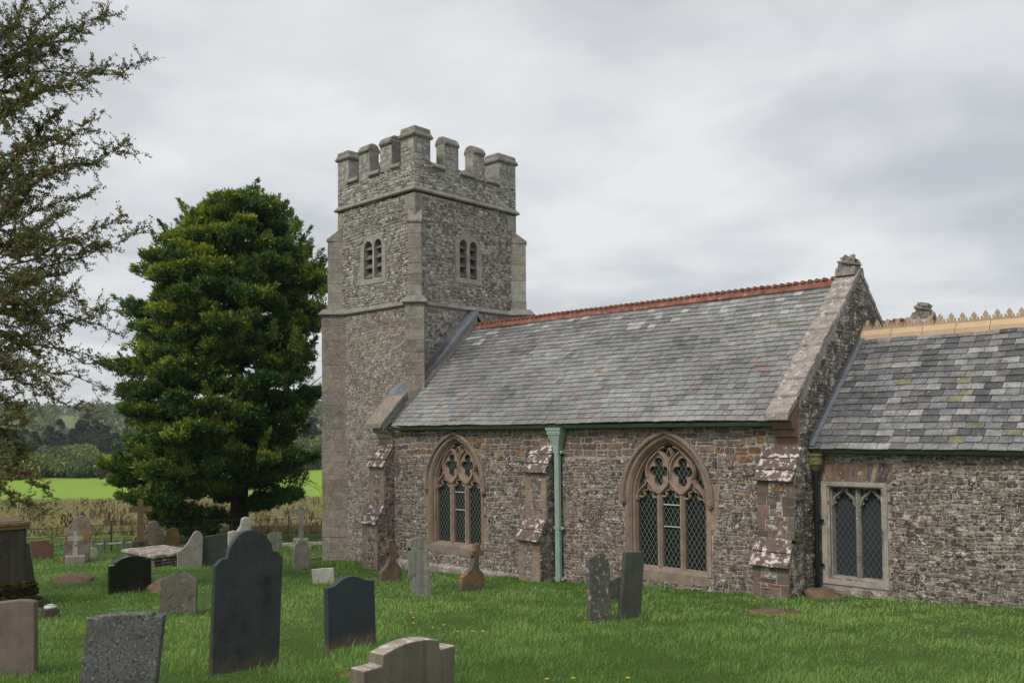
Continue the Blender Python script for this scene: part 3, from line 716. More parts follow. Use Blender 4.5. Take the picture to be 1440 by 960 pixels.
# buttresses
def buttress(x0, x1, seed, gable=False):
    rng = random.Random(seed); g = G()
    y1, y2 = NY-.35, NY-.58
    zt = -.42; z1 = -.95; z2 = -2.02; z3 = -2.42; zb = -4.1
    for (yf, lo, hi) in ((y1, z2, z1), (y2, zb, z3)):
        F = Fr((x0, yf, 0), (1, 0, 0), (0, -1, 0)); w = x1-x0
        poly_holes(g, F, rect(0, w, lo, hi), [], 0, 0)
        # long and short ashlar quoins with rubble between
        z = lo; q = []
        while z < hi-.03:
            h = min(rng.uniform(.15, .27), hi-z)
            if hi-z-h < .08: h = hi-z
            a, b = rng.uniform(.14, .26), rng.uniform(.12, .24)
            stone_block(g, F, .0, a-.014, z+.007, z+h-.007, .008, .006, 1, pal_sand(0, 0, rng) if not gable else vary(rng.choice([(.22,.145,.115),(.18,.125,.10),(.15,.115,.095)]), rng), rng, .004)
            stone_block(g, F, w-b+.014, w, z+.007, z+h-.007, .008, .006, 1, pal_sand(0, 0, rng) if not gable else vary(rng.choice([(.22,.145,.115),(.18,.125,.10),(.15,.115,.095)]), rng), rng, .004)
            q.append((z, h, a, b)); z += h
        for z, h, a, b in q:
            zz = z
            while zz < z+h-.02:
                hh = min(rng.uniform(.07, .14), z+h-zz); stone_block(g, F, a+.004, w-b-.004, zz+.007, zz+hh-.007, .008, .01, 2, vary(rng.choice(NAVE_C), rng), rng, .006); zz += hh
    for side, xx, nx in ((0, x0, -1), (1, x1, 1)):
        Fs = Fr((xx, NY, 0), (0, -1, 0), (nx, 0, 0))
        dz = .012 if nx > 0 else .0
        pts = [(0, zb), (.58, zb), (.58, z3), (.35, z2), (.35, z1), (0, zt)]
        poly_holes(g, Fs, pts, [], 0, 0)
        def okb(a, b, lo, hi):
            def lim(z): return .58 if z < z3 else (.58-.23*(z-z3)/(z2-z3) if z < z2 else (.35 if z < z1 else .35*(zt-z)/(zt-z1)))
            return b <= min(lim(lo), lim(hi))+.01
        rubble(g, Fs, 0, .58, -4.0, zt, okb, pal_gable, (.06, .14), (.10, .28), .012, (.006, .018), .012, 2, seed+9, .008)
    b = part(g, 'buttress', [M['mortar'], M['sandstone'], M['rubble_gable' if gable else 'rubble_low']])
    for (ya, za, yb, zb_, nsl) in ((NY, zt+.03, y1-.06, z1-.04, 3), (y1+.01, z2+.03, y2-.06, z3-.05, 2)):
        for k in range(nsl):
            g = G(); t0, t1 = k/nsl, (k+1)/nsl+.06/nsl
            p0 = Vector((0, ya+(yb-ya)*t0, za+(zb_-za)*t0+.0)); p1 = Vector((0, ya+(yb-ya)*t1, za+(zb_-za)*t1+.028))
            nn = Vector((0, -(za-zb_), -(yb-ya)*-1)).normalized(); nn = Vector((0, -(za-zb_), (ya-yb))).normalized()
            th = .045; o = .03
            e0, e1 = x0-o+rng.uniform(-.008, .008), x1+(o if not gable else .012)+rng.uniform(-.008, .008)
            lo = [(e0, p0.y, p0.z), (e1, p0.y, p0.z), (e1, p1.y, p1.z), (e0, p1.y, p1.z)]
            hi = [(a, q+nn.y*th, z+nn.z*th) for a, q, z in lo]
            g.hexa(lo+hi); part(g, 'weathering', M['weather_slab'], b, bevel=.006)
buttress(-19.03, -18.395, 1); buttress(-13.36, -12.74, 2); buttress(-7.69, NX1+.03, 3, True)

# nave windows
def nave_window(cx, seed):
    rng = random.Random(seed); g = G(); F = Fr((0, NY, 0), (1, 0, 0), (0, -1, 0))
    prof = [(-.078, -.005), (-.078, .018), (.0, .018), (.02, .0), (.055, -.045), (.06, -.075), (.075, -.085), (.10, -.10), (.115, -.15), (.13, -.16), (.132, -.30)]
    paths = []
    for t, n in prof: paths.append([F(x, z, n) for x, z in arch_path(cx, A, R0, t, ZS, ZSILL-.02)])
    # colour in blocks along the path
    n = len(paths[0])
    for i in range(len(paths)-1):
        for j in range(n-1):
            rb = random.Random(seed*100+j//3 if 1 < j < n-2 else seed*100+77+j)
            g.quad(paths[i][j], paths[i][j+1], paths[i+1][j+1], paths[i+1][j], 0, vary(rb.choice(SAND), rb, .10))
    w = part(g, 'nave_window', [M['sandstone']])
    # straight joints are covered by jamb blocks; the sloping sill
    g = G(); zs = ZSILL
    g.add([F(cx-A-.05, zs-.10, .02), F(cx+A+.05, zs-.10, .02), F(cx+A+.0, zs-.02, .02), F(cx-A-.0, zs-.02, .02),
           F(cx-A+.12, zs+.06, -.20), F(cx+A-.12, zs+.06, -.20), F(cx-A-.05, zs-.22, .018), F(cx+A+.05, zs-.22, .018)],
          [(0, 1, 2, 3), (3, 2, 5, 4), (6, 7, 1, 0)], 0, (.255, .20, .16))
    part(g, 'sill', M['kerb_hood'], w)
    g = G()   # hood mould
    hp = [(-.155, .0), (-.155, .05), (-.115, .085), (-.08, .075), (-.06, .03), (-.05, .018)]
    paths = [[F(x, z, n) for x, z in arch_path(cx, A, R0, t, ZS, ZS-.05)] for t, n in hp]
    sweep2(g, paths, 0, (.25, .185, .145))
    for i, sx in enumerate((-1, 1)): noisy_blob(g, (cx+sx*(A+.10), NY-.05, ZS-.07), (.06, .06, .075), seed+i, 0, 12, 8, .22, (.24, .165, .125))
    part(g, 'hood_mould', M['kerb_hood'], w, smooth=False)
    # tracery
    g = G(); col = (.30, .222, .168); n0, n1 = -.27, -.10
    T = lambda pts: [(cx+x, ZS+z) for x, z in smooth_pts(pts)]
    B = lambda pts, wd=.075, a=n0, b=n1: bar(g, F, T(pts), wd, a, b, 0, vary(col, rng, .06))
    for s in (-1, 1):
        bar(g, F, [(cx+s*.267, ZSILL+.02), (cx+s*.267, ZS+.10)], .115, n0, n1, 0, col)
        B([(s*.267, .08), (s*.40, .19), (s*.51, .34), (s*.56, .53), (s*.50, .72), (s*.36, .87), (s*.267, .95)])
        B([(s*.267, .08), (s*.135, .19), (s*.02, .34), (s*.015, .55), (s*.05, .72), (s*.15, .86), (s*.267, .95)])
        B([(s*.80, -.05), (s*.775, .08), (s*.67, .20), (s*.575, .29), (s*.53, .42)])
        B([(s*.267, .93), (s*.22, 1.0), (s*.10, 1.04)], .06)
        # cusps: light heads
        for c0 in (s*.535,):
            for q in (-1, 1): bar(g, F, T([(c0+q*.235, .02), (c0+q*.15, .00), (c0+q*.10, .05), (c0+q*.12, .13), (c0+q*.03, .16), (c0, .27)]), .045, -.25, -.15, 0, col)
        # solid stone plate filling the eye, pierced by a quatrefoil
        eye = smooth_pts([(.267, .08), (.40, .19), (.51, .34), (.56, .53), (.50, .72), (.36, .87), (.267, .95)], 4)+smooth_pts([(.267, .95), (.15, .86), (.05, .72), (.015, .55), (.02, .34), (.135, .19), (.267, .08)], 4)[1:-1]
        qf = []
        for k in range(44):
            th = 2*math.pi*k/44; dx, dz = math.cos(th), math.sin(th); t = 0
            for lx, lz, lr in ((.125, 0, .105), (-.125, 0, .105), (0, .175, .105), (0, -.19, .105)):
                bq = dx*lx+dz*lz; disc = bq*bq-(lx*lx+lz*lz-lr*lr)
                if disc > 0: t = max(t, bq+math.sqrt(disc))
            t = max(t, .075); qf.append((.283+dx*t, .54+dz*t))
        E_ = [(cx+s*x, ZS+z) for x, z in eye]; Q_ = [(cx+s*x, ZS+z) for x, z in qf]
        poly_holes(g, F, E_, [Q_], -.165, 0, vary(col, rng, .06))
        nq = len(Q_); g.add([F(x, z, -.165) for x, z in Q_]+[F(x, z, -.235) for x, z in Q_], [(k, (k+1) % nq, (k+1) % nq+nq, k+nq) for k in range(nq)], 0, col)
    for q in (-1, 1): bar(g, F, T([(q*.235, .06), (q*.15, .03), (q*.10, .07), (q*.12, .15), (q*.03, .18), (0, .29)]), .045, -.25, -.15, 0, col)
    B([(0, .36), (0, .50), (0, .62)], .07); B([(0, .62), (-.0, .74), (-.06, .86), (-.0, 1.02)], .04); B([(0, .62), (.0, .74), (.06, .86), (.0, 1.02)], .04)
    part(g, 'tracery', M['sandstone'], w)
    g = G(); P = arch_path(cx, A, R0, .125, ZS, ZSILL-.02); poly_holes(g, F, P, [], -.235, 0)
    part(g, 'leaded_glass', M['leaded_glass'], w)
    for z in (ZS-.13, ZS-.57):
        g = G(); g.box(cx-.20, cx+.20, NY+.195, NY+.215, z-.010, z+.010); part(g, 'window_bar', M['white_paint'], w)
M['kerb_hood'] = stone_mat('weathered hood mould stone', None, .25, ((.42, .38, .34), 12, .60, .7), None, ((.13, .10, .08), 9, .62), 80, .3)
for i, c in enumerate(WC): nave_window(c, 40+i)
# ---- roofs
def slates(g, P, U, V, u0, u1, L, exp, wr, pal, seed, mi=0):
    """slates on the plane P + U*u + V*v, courses from v = 0 up to L"""
    rng = random.Random(seed); P, U, V = Vector(P), Vector(U).normalized(), Vector(V).normalized(); N = U.cross(V).normalized()
    if N.z < 0: N = -N
    pt = lambda u, v, n: tuple(P+U*u+V*v+N*(n+.016*math.sin(u*.83+1.1)*math.sin(v*.9+u*.21)+.007*math.sin(u*2.9+v*1.7)))
    g.quad(tuple(P+U*u0+N*-.028), tuple(P+U*u1+N*-.028), tuple(P+U*u1+V*L+N*-.028), tuple(P+U*u0+V*L+N*-.028), 1)
    v = -.03; r = 0
    while v < L-.02:
        u = u0-rng.uniform(0, wr[1])
        while u < u1:
            w = rng.uniform(*wr); a, b = max(u+.0045, u0), min(u+w-.0045, u1)
            if b-a > .03:
                lo = v+rng.uniform(-.007, .007)*(1 if rng.random() < .9 else 2.8); hi = min(v+exp*1.3, L+.02)
                n0 = .025+rng.uniform(-.003, .005); sk = rng.uniform(-.004, .004); tl = rng.uniform(-.003, .003)
                col = pal((a+b)/2, v, rng)
                vs = [pt(a, lo-sk, n0+tl), pt(b, lo+sk, n0-tl), pt(b, hi, .002), pt(a, hi, .002), pt(a, lo-sk, n0-.016), pt(b, lo+sk, n0-.016), pt(b, hi, -.004), pt(a, hi, -.004)]
                g.add(vs, [(0, 1, 2, 3), (4, 5, 1, 0), (5, 6, 2, 1), (7, 4, 0, 3)], mi, col)
            u += w
        v += exp; r += 1
EZ, EY = .13, 14.74
def pal_nroof(u, v, rng):
    r = rng.random(); x = u
    k = .225+.03*math.sin(x*.9+v*1.7)+.02*math.sin(x*2.3-v*2.9)
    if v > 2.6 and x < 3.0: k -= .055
    c = (k*1.01, k*.995, k*.965)
    if r < .024: c = rng.choice([(.23, .165, .135), (.20, .152, .128), (.225, .18, .155)])
    elif r < .10: c = (k*.70, k*.70, k*.70)
    elif r < .20: c = (k*1.12, k*1.05, k*.98)
    elif r < .32 and v > 3.2: c = (.36, .355, .34)
    elif r < .345 and v > 2.8 and x > 9: c = (.215, .215, .165)
    return vary(c, rng, .13, .015)
slope = Vector((0, RY-EY, RZ-EZ)); SL = slope.length
g = G()
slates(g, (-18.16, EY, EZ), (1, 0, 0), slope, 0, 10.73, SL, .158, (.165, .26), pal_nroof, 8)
nr = slope.copy(); nr.y = -nr.y
slates(g, (-18.16, 2*RY-EY, EZ), (1, 0, 0), nr, 0, 10.73, SL, .32, (.3, .5), pal_nroof, 9)
nave_roof = part(g, 'nave_roof', [M['slate'], M['under']])
def ridge(x0, x1, y, z, mat, crest, parent, tl, seed):
    rng = random.Random(seed); g = G(); x = x0
    while x < x1-.05:
        b = min(x+tl, x1); h = .155; dz = rng.uniform(-.006, .006)
        pr = [(-.155, -.135), (-.05, -.02), (-.028, .02), (.028, .02), (.05, -.02), (.155, -.135), (.15, -.155), (0, -.03), (-.15, -.155)]
        vs = [(x+.004, y+a, z+q+dz) for a, q in pr]+[(b-.004, y+a, z+q+dz) for a, q in pr]; k = len(pr)
        g.add(vs, [(i, (i+1) % k, (i+1) % k+k, i+k) for i in range(k)]+[tuple(range(k-1, -1, -1)), tuple(range(k, 2*k))], 0, (1, 1, 1))
        if crest == 'roll':
            n = max(1, round((b-x)/.158)); st = (b-x)/n
            for i in range(n):
                c = x+(i+.5)*st; q = [(c-.045, 0), (c-.05, .03), (c-.034, .055), (c, .066), (c+.034, .055), (c+.05, .03), (c+.045, 0)]
                g.prism([(a, y-.075, z+.0+e-.045*0+dz) for a, e in q], (0, .15, 0))
        x = b
    o = part(g, 'ridge_tiles', mat, parent)
    return o
ridge(-18.12, -7.46, RY, RZ+.06, M['terracotta'], 'roll', nave_roof, .475, 4)

# gable copings: overlapping slabs up both slopes
def coping(x0, x1, zb, zt, mats, nsl, seed, y_lo=14.60, th=.13, both=True, step=.04, name='coping', sl0=0.0):
    rng = random.Random(seed); g = G()
    for sgn in ((1, -1) if both else (1,)):
        for k in range(nsl):
            t0, t1 = sl0+(1-sl0)*k/nsl, sl0+(1-sl0)*(k+1)/nsl
            y0, y1 = y_lo+(RY-y_lo)*t0, y_lo+(RY-y_lo)*t1
            z0, z1 = zb+(zt-zb)*t0, zb+(zt-zb)*t1
            o = rng.uniform(-.02, .02); e = .05
            P = lambda y: y if sgn > 0 else 2*RY-y
            y0e, z0e = y0-e, z0-e*(zt-zb)/(RY-y_lo)
            v = [(x0+o, P(y0e), z0e-th+step), (x1+o, P(y0e), z0e-th+step), (x1+o, P(y1), z1-th), (x0+o, P(y1), z1-th),
                 (x0+o, P(y0e), z0e+step), (x1+o, P(y0e), z0e+step), (x1+o, P(y1), z1-step*.3), (x0+o, P(y1), z1-step*.3)]
            if sgn < 0: v = [v[1], v[0], v[3], v[2], v[5], v[4], v[7], v[6]]
            g.hexa(v)
    return g
cop_e = part(coping(-7.47, -7.02, .25, 3.22, None, 9, 4), 'coping', M['coping_stone'], bevel=.012)
# parapet wall below the coping, standing above the slates
g = G()
for P in (lambda y: y, lambda y: 2*RY-y):
    v = [(-7.44, P(14.72), .10), (-7.44, P(RY), RZ-.1), (-7.44, P(RY), 3.12), (-7.44, P(14.72), .16)]
    g.add(v, [(0, 1, 2, 3)])
part(g, 'parapet_side', M['mortar_dark'], cop_e)
g = G(); noisy = G()
pts = [(RY-.27, 3.06), (RY+.27, 3.06), (RY+.20, 3.24), (RY-.21, 3.24)]
g.prism([(-7.04, y, z) for y, z in pts], (-.40, 0, 0))
for i, (dy, dz, r) in enumerate(((-.12, 3.33, (.16, .13, .12)), (.12, 3.34, (.16, .13, .12)), (0, 3.40, (.17, .17, .09)), (0, 3.28, (.19, .20, .09)))):
    noisy_blob(g, (-7.24, RY+dy, dz), r, 60+i, 0, 16, 10, .3)
part(g, 'finial', M['finial_stone'], cop_e)
# kneelers
g = G()
kn = [(14.62, .10), (14.66, .15), (15.02, .48), (15.02, -.36), (14.97, -.36), (14.93, -.20), (14.84, -.17), (14.83, -.06), (14.74, -.03), (14.70, .08)]
g.prism([(-7.42, y, z) for y, z in kn], (.385, 0, 0), 0, (.20, .125, .105))
g.box(-7.50, -7.02, 14.96, 15.0, -.38, .12, 0, (.25, .16, .115))
part(g, 'kneeler', M['sandstone'], cop_e, bevel=.008)
g = coping(-19.14, -18.42, .23, 3.40, None, 9, 6, both=False)
# only the lowest stones are left bare; the rest is dressed with lead
g = G()
tz = lambda y: .23+(y-14.6)*(3.42-.23)/(RY-14.6)
for y0, y1, o in ((14.56, 15.02, 0), (15.0, 15.36, .0)):
    x0, x1 = -19.14, -18.40
    dz = .012 if y0 > 14.8 else 0
    g.hexa([(x0, y0, tz(y0)-.13), (x1, y0, tz(y0)-.13), (x1, y1, tz(y1)-.13), (x0, y1, tz(y1)-.13), (x0+.02, y0+.01, tz(y0)+dz), (x1, y0, tz(y0)+dz), (x1, y1, tz(y1)+dz), (x0+.02, y1, tz(y1)+dz)])
cop_w = part(g, 'coping', M['coping_tan'], bevel=.015)
g = G(); g.prism([(-18.98, y, z) for y, z in [(14.70, .10), (15.0, .10), (15.0, -.40), (14.97, -.40), (14.96, -.22), (14.88, -.19), (14.87, -.08), (14.78, -.05)]], (.54, 0, 0), 0, (.33, .30, .26))
g.box(-19.02, -18.42, 14.965, 15.0, -.42, .10, 0, (.27, .175, .13))
part(g, 'kneeler', M['ashlar_grey'], cop_w, bevel=.01)
g = G()   # parapet wall under the lead
for ya, yb in ((14.72, RY),):
    g.add([(-18.14, ya, .1), (-18.14, yb, RZ-.1), (-18.14, yb, 3.36), (-18.14, ya, .2)], [(0, 1, 2, 3)]); g.add([(-18.41, 14.62, .0), (-18.41, 15.9, .9), (-18.41, 15.9, tz(15.9)-.02), (-18.41, 14.62, tz(14.62)-.1)], [(0, 1, 2, 3)])
    g.add([(NX0, 15.0, .0), (-18.45, 15.0, .0), (-18.45, TY0+.02, .0), (NX0, TY0+.02, .0), (NX0, 15.0, tz(15.0)-.1), (-18.45, 15.0, tz(15.0)-.1), (-18.45, TY0+.02, tz(TY0)-.1), (NX0, TY0+.02, tz(TY0)-.1)],
          [(4, 5, 6, 7), (0, 4, 7, 3), (2, 3, 7, 6), (0, 1, 5, 4)])
part(g, 'parapet_side', M['mortar_dark'], cop_w)
# lead flashing against the tower
g = G()
st = [(15.34, -19.05, -18.38, 0), (15.55, -18.98, -18.36, .02), (15.72, -18.72, -18.34, .05), (15.86, -18.47, -18.31, .05), (16.0, -18.46, -18.20, .03), (16.3, -18.455, -18.13, .02), (16.75, -18.455, -18.12, .02), (16.78, -18.455, -18.11, .035), (17.4, -18.455, -18.12, .02), (RY+.02, -18.455, -18.12, .03)]
rows = []
for y, x0, x1, dz in st:
    z = tz(y)+dz; rows.append([(x0, y, z+.10), (x0+.05, y, z+.02), ((x0+x1)/2, y, z+.012), (x1-.012, y, z), (x1, y, z-.03), (x1+.004, y, z-.17)])
sweep2(g, [list(r) for r in zip(*rows)] if False else rows)
rows2 = [[(x, 2*RY-y, z) for x, y, z in r] for r in rows[-3:]][::-1]
sweep2(g, rows2)
part(g, 'lead_flashing', M['lead'], cop_w, smooth=True)

# gutters and pipes
def gutter(x0, x1, y, z, mat, name='gutter'):
    g = G(); pr = [(.05, .0), (-.07, .0), (-.075, -.016), (-.06, -.026), (-.056, -.05), (-.03, -.075), (.03, -.085), (.05, -.085)]
    x = x0
    while x < x1-.02:
        b = min(x+1.83, x1); vs = [(x, y+a, z+q) for a, q in pr]+[(b, y+a, z+q) for a, q in pr]; k = len(pr)
        g.add(vs, [(i, (i+1) % k, (i+1) % k+k, i+k) for i in range(k)]+[tuple(range(k-1, -1, -1)), tuple(range(k, 2*k))])
        pj = [(a*1.07-.002, q*1.05+.002) for a, q in pr]; c0, c1 = b-.045, min(b+.045, x1)
        vs = [(c0, y+a, z+q) for a, q in pj]+[(c1, y+a, z+q) for a, q in pj]
        if b < x1-.05: g.add(vs, [(i, (i+1) % k, (i+1) % k+k, i+k) for i in range(k)]+[tuple(range(k-1, -1, -1)), tuple(range(k, 2*k))])
        x = b
    return part(g, name, mat)
gutter(-18.42, -7.43, 14.83, .085, M['green_gutter'])
g = G(); px, py = -12.60, 14.88
g.box(px-.062, px+.062, py-.045, py+.045, -3.75, -.42); g.box(px-.03, px+.03, py-.058, py-.044, -3.75, -.5)
pipe = part(g, 'downpipe', M['sage_paint'], bevel=.008)
g = G()
for (h0, z0, h1, z1) in ((.075, -.46, .085, -.36), (.085, -.36, .17, -.12), (.185, -.12, .185, -.03), (.205, -.03, .215, .03)):
    g.add([(px-h0, py-h0*.75, z0), (px+h0, py-h0*.75, z0), (px+h0, py+.09, z0), (px-h0, py+.09, z0), (px-h1, py-h1*.75, z1), (px+h1, py-h1*.75, z1), (px+h1, py+.09, z1), (px-h1, py+.09, z1)],
          [(0, 3, 2, 1), (4, 5, 6, 7), (0, 1, 5, 4), (1, 2, 6, 5), (2, 3, 7, 6), (3, 0, 4, 7)])
for i in range(5): noisy_blob(g, (px-.13+.065*i, py-.142, -.075), (.022, .014, .022), i, 0, 8, 6, .1)
part(g, 'hopper', M['sage_paint'], pipe, bevel=.008)
for z in (-.50, -2.17, -3.28):
    g = G(); g.box(px-.075, px+.075, py-.06, py+.05, z-.035, z+.035); g.box(px-.082, px+.082, py-.066, py+.05, z+.015, z+.035)
    for s in (-1, 1): g.tube([(px+s*.105, py+.06, z-.01), (px+s*.105, py-.005, z-.01)], .035, 10); g.box(min(px+s*.06, px+s*.115), max(px+s*.06, px+s*.115), py+.0, py+.03, z-.03, z+.02)
    part(g, 'pipe_bracket', M['sage_paint'], pipe, bevel=.005)

# ---- chancel
CY, CX1 = 15.57, 4.5
fC = Fr((0, CY, 0), (1, 0, 0), (0, -1, 0))
wx0, wx1, wz0, wz1 = -6.90, -5.73, -2.83, -.99
g = G()
poly_holes(g, fC, rect(NX1, CX1, -4.2, -.42), [rect(wx0+.14, wx1-.11, wz0+.12, wz1-.10)], 0, 0)
def fan_ok(a, b, lo, hi): return not (wx0-.15 < (a+b)/2 < wx1+.12 and hi > wz1-.02 and lo < wz1+.34)
okc0 = outside([rect(wx0-.0, wx1+.0, wz0-.0, wz1+.0)])
def pal_ch(u, z, rng): return vary(rng.choice(LOW_C+DARK_C[:3] if z < -.95 else LOW_C+NAVE_C), rng)
rubble(g, fC, NX1, CX1, -4.0, -.47, lambda *q: okc0(*q) and fan_ok(*q), pal_ch, (.04, .115), (.055, .21), .013, (.002, .026), .018, 1, 61, .014)
# relieving arch of upright stones over the window
rng = random.Random(9); n = 15
for i in range(n):
    t0, t1 = i/n, (i+1)/n; c0 = wx0-.05+(wx1-wx0+.10)*t0; c1 = wx0-.05+(wx1-wx0+.10)*t1; e = .16
    d0 = wx0-.05-e+(wx1-wx0+.10+2*e)*t0*1.0; d1 = wx0-.05-e+(wx1-wx0+.10+2*e)*t1
    cen = (wx0+wx1)/2; top = wz1+.34+rng.uniform(-.02, .02); bot = wz1+.006
    j = .006; col = vary(rng.choice([(.20, .125, .095), (.145, .105, .10), (.30, .26, .17), (.26, .18, .12), (.11, .09, .085), (.24, .15, .10)]), rng)
    o = rng.uniform(.008, .022)
    P = [(c0+j, bot), (c1-j, bot), (d1-j, top), (d0+j, top)]
    g.add([fC(x, z, -.01) for x, z in P]+[fC(x, z, o) for x, z in P], [(4, 5, 6, 7)]+[(k, (k+1) % 4, (k+1) % 4+4, k+4) for k in range(4)], 2, col)
poly_holes(g, Fr((CX1, CY, 0), (0, 1, 0), (1, 0, 0)), [(0, -4.2), (2*(RY-CY), -4.2), (2*(RY-CY), -.4), (RY-CY, 1.8), (0, -.4)], [], 0, 0)
poly_holes(g, Fr((0, 2*RY-CY, 0), (-1, 0, 0), (0, 1, 0)), rect(-CX1, -NX1, -4.2, -.42), [], 0, 0)
part(g, 'chancel_wall', [M['mortar'], M['rubble_low'], M['rubble_nave']])
# two-light chancel window
g = G(); col = (.36, .33, .275)
def ring(o, i, n0, n1, c): 
    for a in range(4):
        b = (a+1) % 4; g.quad(fC(*o[a], n0), fC(*o[b], n0), fC(*i[b], n1), fC(*i[a], n1), 0, vary(c, RND, .08))
o0 = rect(wx0, wx1, wz0, wz1); i0 = rect(wx0+.10, wx1-.07, wz0+.09, wz1-.08); i1 = rect(wx0+.15, wx1-.10, wz0+.13, wz1-.11); i2 = rect(wx0+.165, wx1-.115, wz0+.14, wz1-.12)
ring(o0, o0, -.02, .022, col); ring(o0, i0, .022, .022, col); ring(i0, i0, .022, -.05, (.33, .305, .26)); ring(i0, i1, -.05, -.08, (.33, .305, .26)); ring(i1, i2, -.08, -.22, (.31, .29, .25))
cw = part(g, 'chancel_window', [M['pale_attr']] if 'pale_attr' in M else [M['ashlar_grey']])
g = G(); ax0, ax1, az0, az1 = i1[0][0], i1[1][0], i1[0][1], i1[2][1]; mc = (ax0+ax1)/2
colm = (.235, .222, .20)
bar(g, fC, [(mc, az0-.02), (mc, az1)], .10, -.20, -.07, 0, colm)
for (a, b) in ((ax0, mc-.045), (mc+.045, ax1)):
    c = (a+b)/2; h = (b-a)/2
# head plate with a cusped ogee opening, spandrels above it painted dark as recess shade
    zt_, H_ = az1-.03, .36
    half = [(1.0, -1.0), (.97, -.80), (.72, -.72), (.80, -.56), (.62, -.44), (.46, -.50), (.42, -.30), (.24, -.26), (.12, -.14), (0, 0)]
    full = [(c-x*(h-.004), zt_+z*H_) for x, z in half]+[(c+x*(h-.004), zt_+z*H_) for x, z in reversed(half[:-1])]
    loop = [(a, full[0][1]-.0), (a, az1), (b, az1), (b, full[-1][1])]+list(reversed(full[1:-1]))
    tri = tessellate_polygon([[Vector((x, z, 0)) for x, z in loop]])
    g.add([fC(x, z, -.125) for x, z in loop], [tuple(t) for t in tri], 0, colm)
    g.add([fC(x, z, -.125) for x, z in full]+[fC(x, z, -.2) for x, z in full], [(i, i+1, i+1+len(full), i+len(full)) for i in range(len(full)-1)], 0, colm)
    for sg in (-1, 1):
        og = smooth_pts([(c+sg*h, az1-.33), (c+sg*h*.80, az1-.20), (c+sg*h*.42, az1-.12), (c+sg*h*.12, az1-.055), (c, az1)]); bar(g, fC, og, .04, -.14, -.085, 0, (.27, .245, .21))
        sp = [(c+sg*h*.96, az1-.02), (c+sg*h*.96, az1-.17), (c+sg*h*.66, az1-.115), (c+sg*h*.30, az1-.045), (c+sg*h*.26, az1-.02)]
        g.add([fC(x, z, -.121) for x, z in sp], [tuple(range(5))], 0, (.045, .043, .04))
part(g, 'tracery', M['ashlar_grey'], cw)
g = G(); g.quad(fC(ax0, az0, -.205), fC(ax1, az0, -.205), fC(ax1, az1, -.205), fC(ax0, az1, -.205)); part(g, 'leaded_glass', M['guard_glass'], cw)
CEZ, CEY = -.395, 15.33; CRZ = 1.84
cs = Vector((0, RY-CEY, CRZ-CEZ)); CL = cs.length
def pal_croof(u, v, rng):
    r = rng.random(); k = .5+.5*math.sin(u*.8+2*math.sin(v*1.1)+v*.4)
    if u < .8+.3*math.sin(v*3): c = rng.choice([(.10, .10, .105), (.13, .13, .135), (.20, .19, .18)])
    elif r < .40-.12*k: c = rng.choice([(.10, .098, .10), (.135, .122, .115), (.092, .092, .093)])
    elif r < .78: c = rng.choice([(.19, .187, .192), (.175, .173, .172), (.225, .22, .21)])
    elif r < .96: c = rng.choice([(.275, .268, .252), (.25, .248, .24), (.305, .297, .283)])
    else: c = rng.choice([(.205, .195, .105), (.185, .175, .105), (.16, .16, .11)])
    return vary(c, rng, .12, .012)
g = G()
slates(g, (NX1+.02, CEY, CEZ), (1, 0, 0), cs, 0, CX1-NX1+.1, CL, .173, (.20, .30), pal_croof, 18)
nc = cs.copy(); nc.y = -nc.y
slates(g, (NX1+.02, 2*RY-CEY, CEZ), (1, 0, 0), nc, 0, CX1-NX1+.1, CL, .36, (.4, .6), pal_croof, 19)
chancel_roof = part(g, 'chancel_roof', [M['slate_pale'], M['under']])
g = G(); x = NX1+.03     # buff ridge tiles
while x < CX1:
    b = min(x+.595, CX1); z = CRZ
    pr = [(-.19, -.175), (-.165, -.02), (-.13, .0), (-.055, .075), (-.03, .085), (.03, .085), (.055, .075), (.13, .0), (.165, -.02), (.19, -.175), (0, -.03)]
    vs = [(x+.005, RY+a*.8, z+q) for a, q in pr]+[(b-.005, RY+a*.8, z+q) for a, q in pr]; k = len(pr)
    g.add(vs, [(i, (i+1) % k, (i+1) % k+k, i+k) for i in range(k)]+[tuple(range(k-1, -1, -1)), tuple(range(k, 2*k))]); x = b
rt_c = part(g, 'ridge_tiles', M['cream_tile'], chancel_roof)
fl = [(-.10, 0), (-.10, .05), (-.075, .055), (-.085, .085), (-.07, .115), (-.045, .105), (-.055, .075), (-.03, .07), (-.028, .10), (-.048, .14), (-.035, .165), (0, .215), (.035, .165), (.048, .14), (.028, .10), (.03, .07), (.055, .075), (.045, .105), (.07, .115), (.085, .085), (.075, .055), (.10, .05), (.10, 0)]
g = G(); x = NX1+.13
rng = random.Random(2)
while x < CX1:
    dz = rng.uniform(-.006, .004); sc = rng.uniform(.96, 1.02)
    pts = [(x+a, z) for a, z in fl]; tri = tessellate_polygon([[Vector((a, z, 0)) for a, z in pts]])
    vs = [(a, RY-.016, CRZ+.075+z*sc+dz) for a, z in pts]+[(a, RY+.016, CRZ+.075+z*sc+dz) for a, z in pts]; k = len(pts)
    g.add(vs, [tuple(t) for t in tri]+[tuple(i+k for i in t) for t in tri]+[(i, (i+1) % k, (i+1) % k+k, i+k) for i in range(k)]); x += .1985
part(g, 'ridge_cresting', M['crest_tile'], rt_c)
gutter(NX1+.05, CX1, 15.42, -.41, M['green_gutter'])
g = G()   # lead soaker where the chancel roof meets the gable wall
g.add([(NX1+.035, CEY-.02, CEZ+.05), (NX1+.035, RY, CRZ+.05), (NX1+.035, RY, CRZ+.19), (NX1+.035, CEY-.02, CEZ+.18), (NX1+.12, CEY-.02, CEZ+.045), (NX1+.12, RY, CRZ+.045)], [(0, 1, 2, 3), (0, 4, 5, 1)])
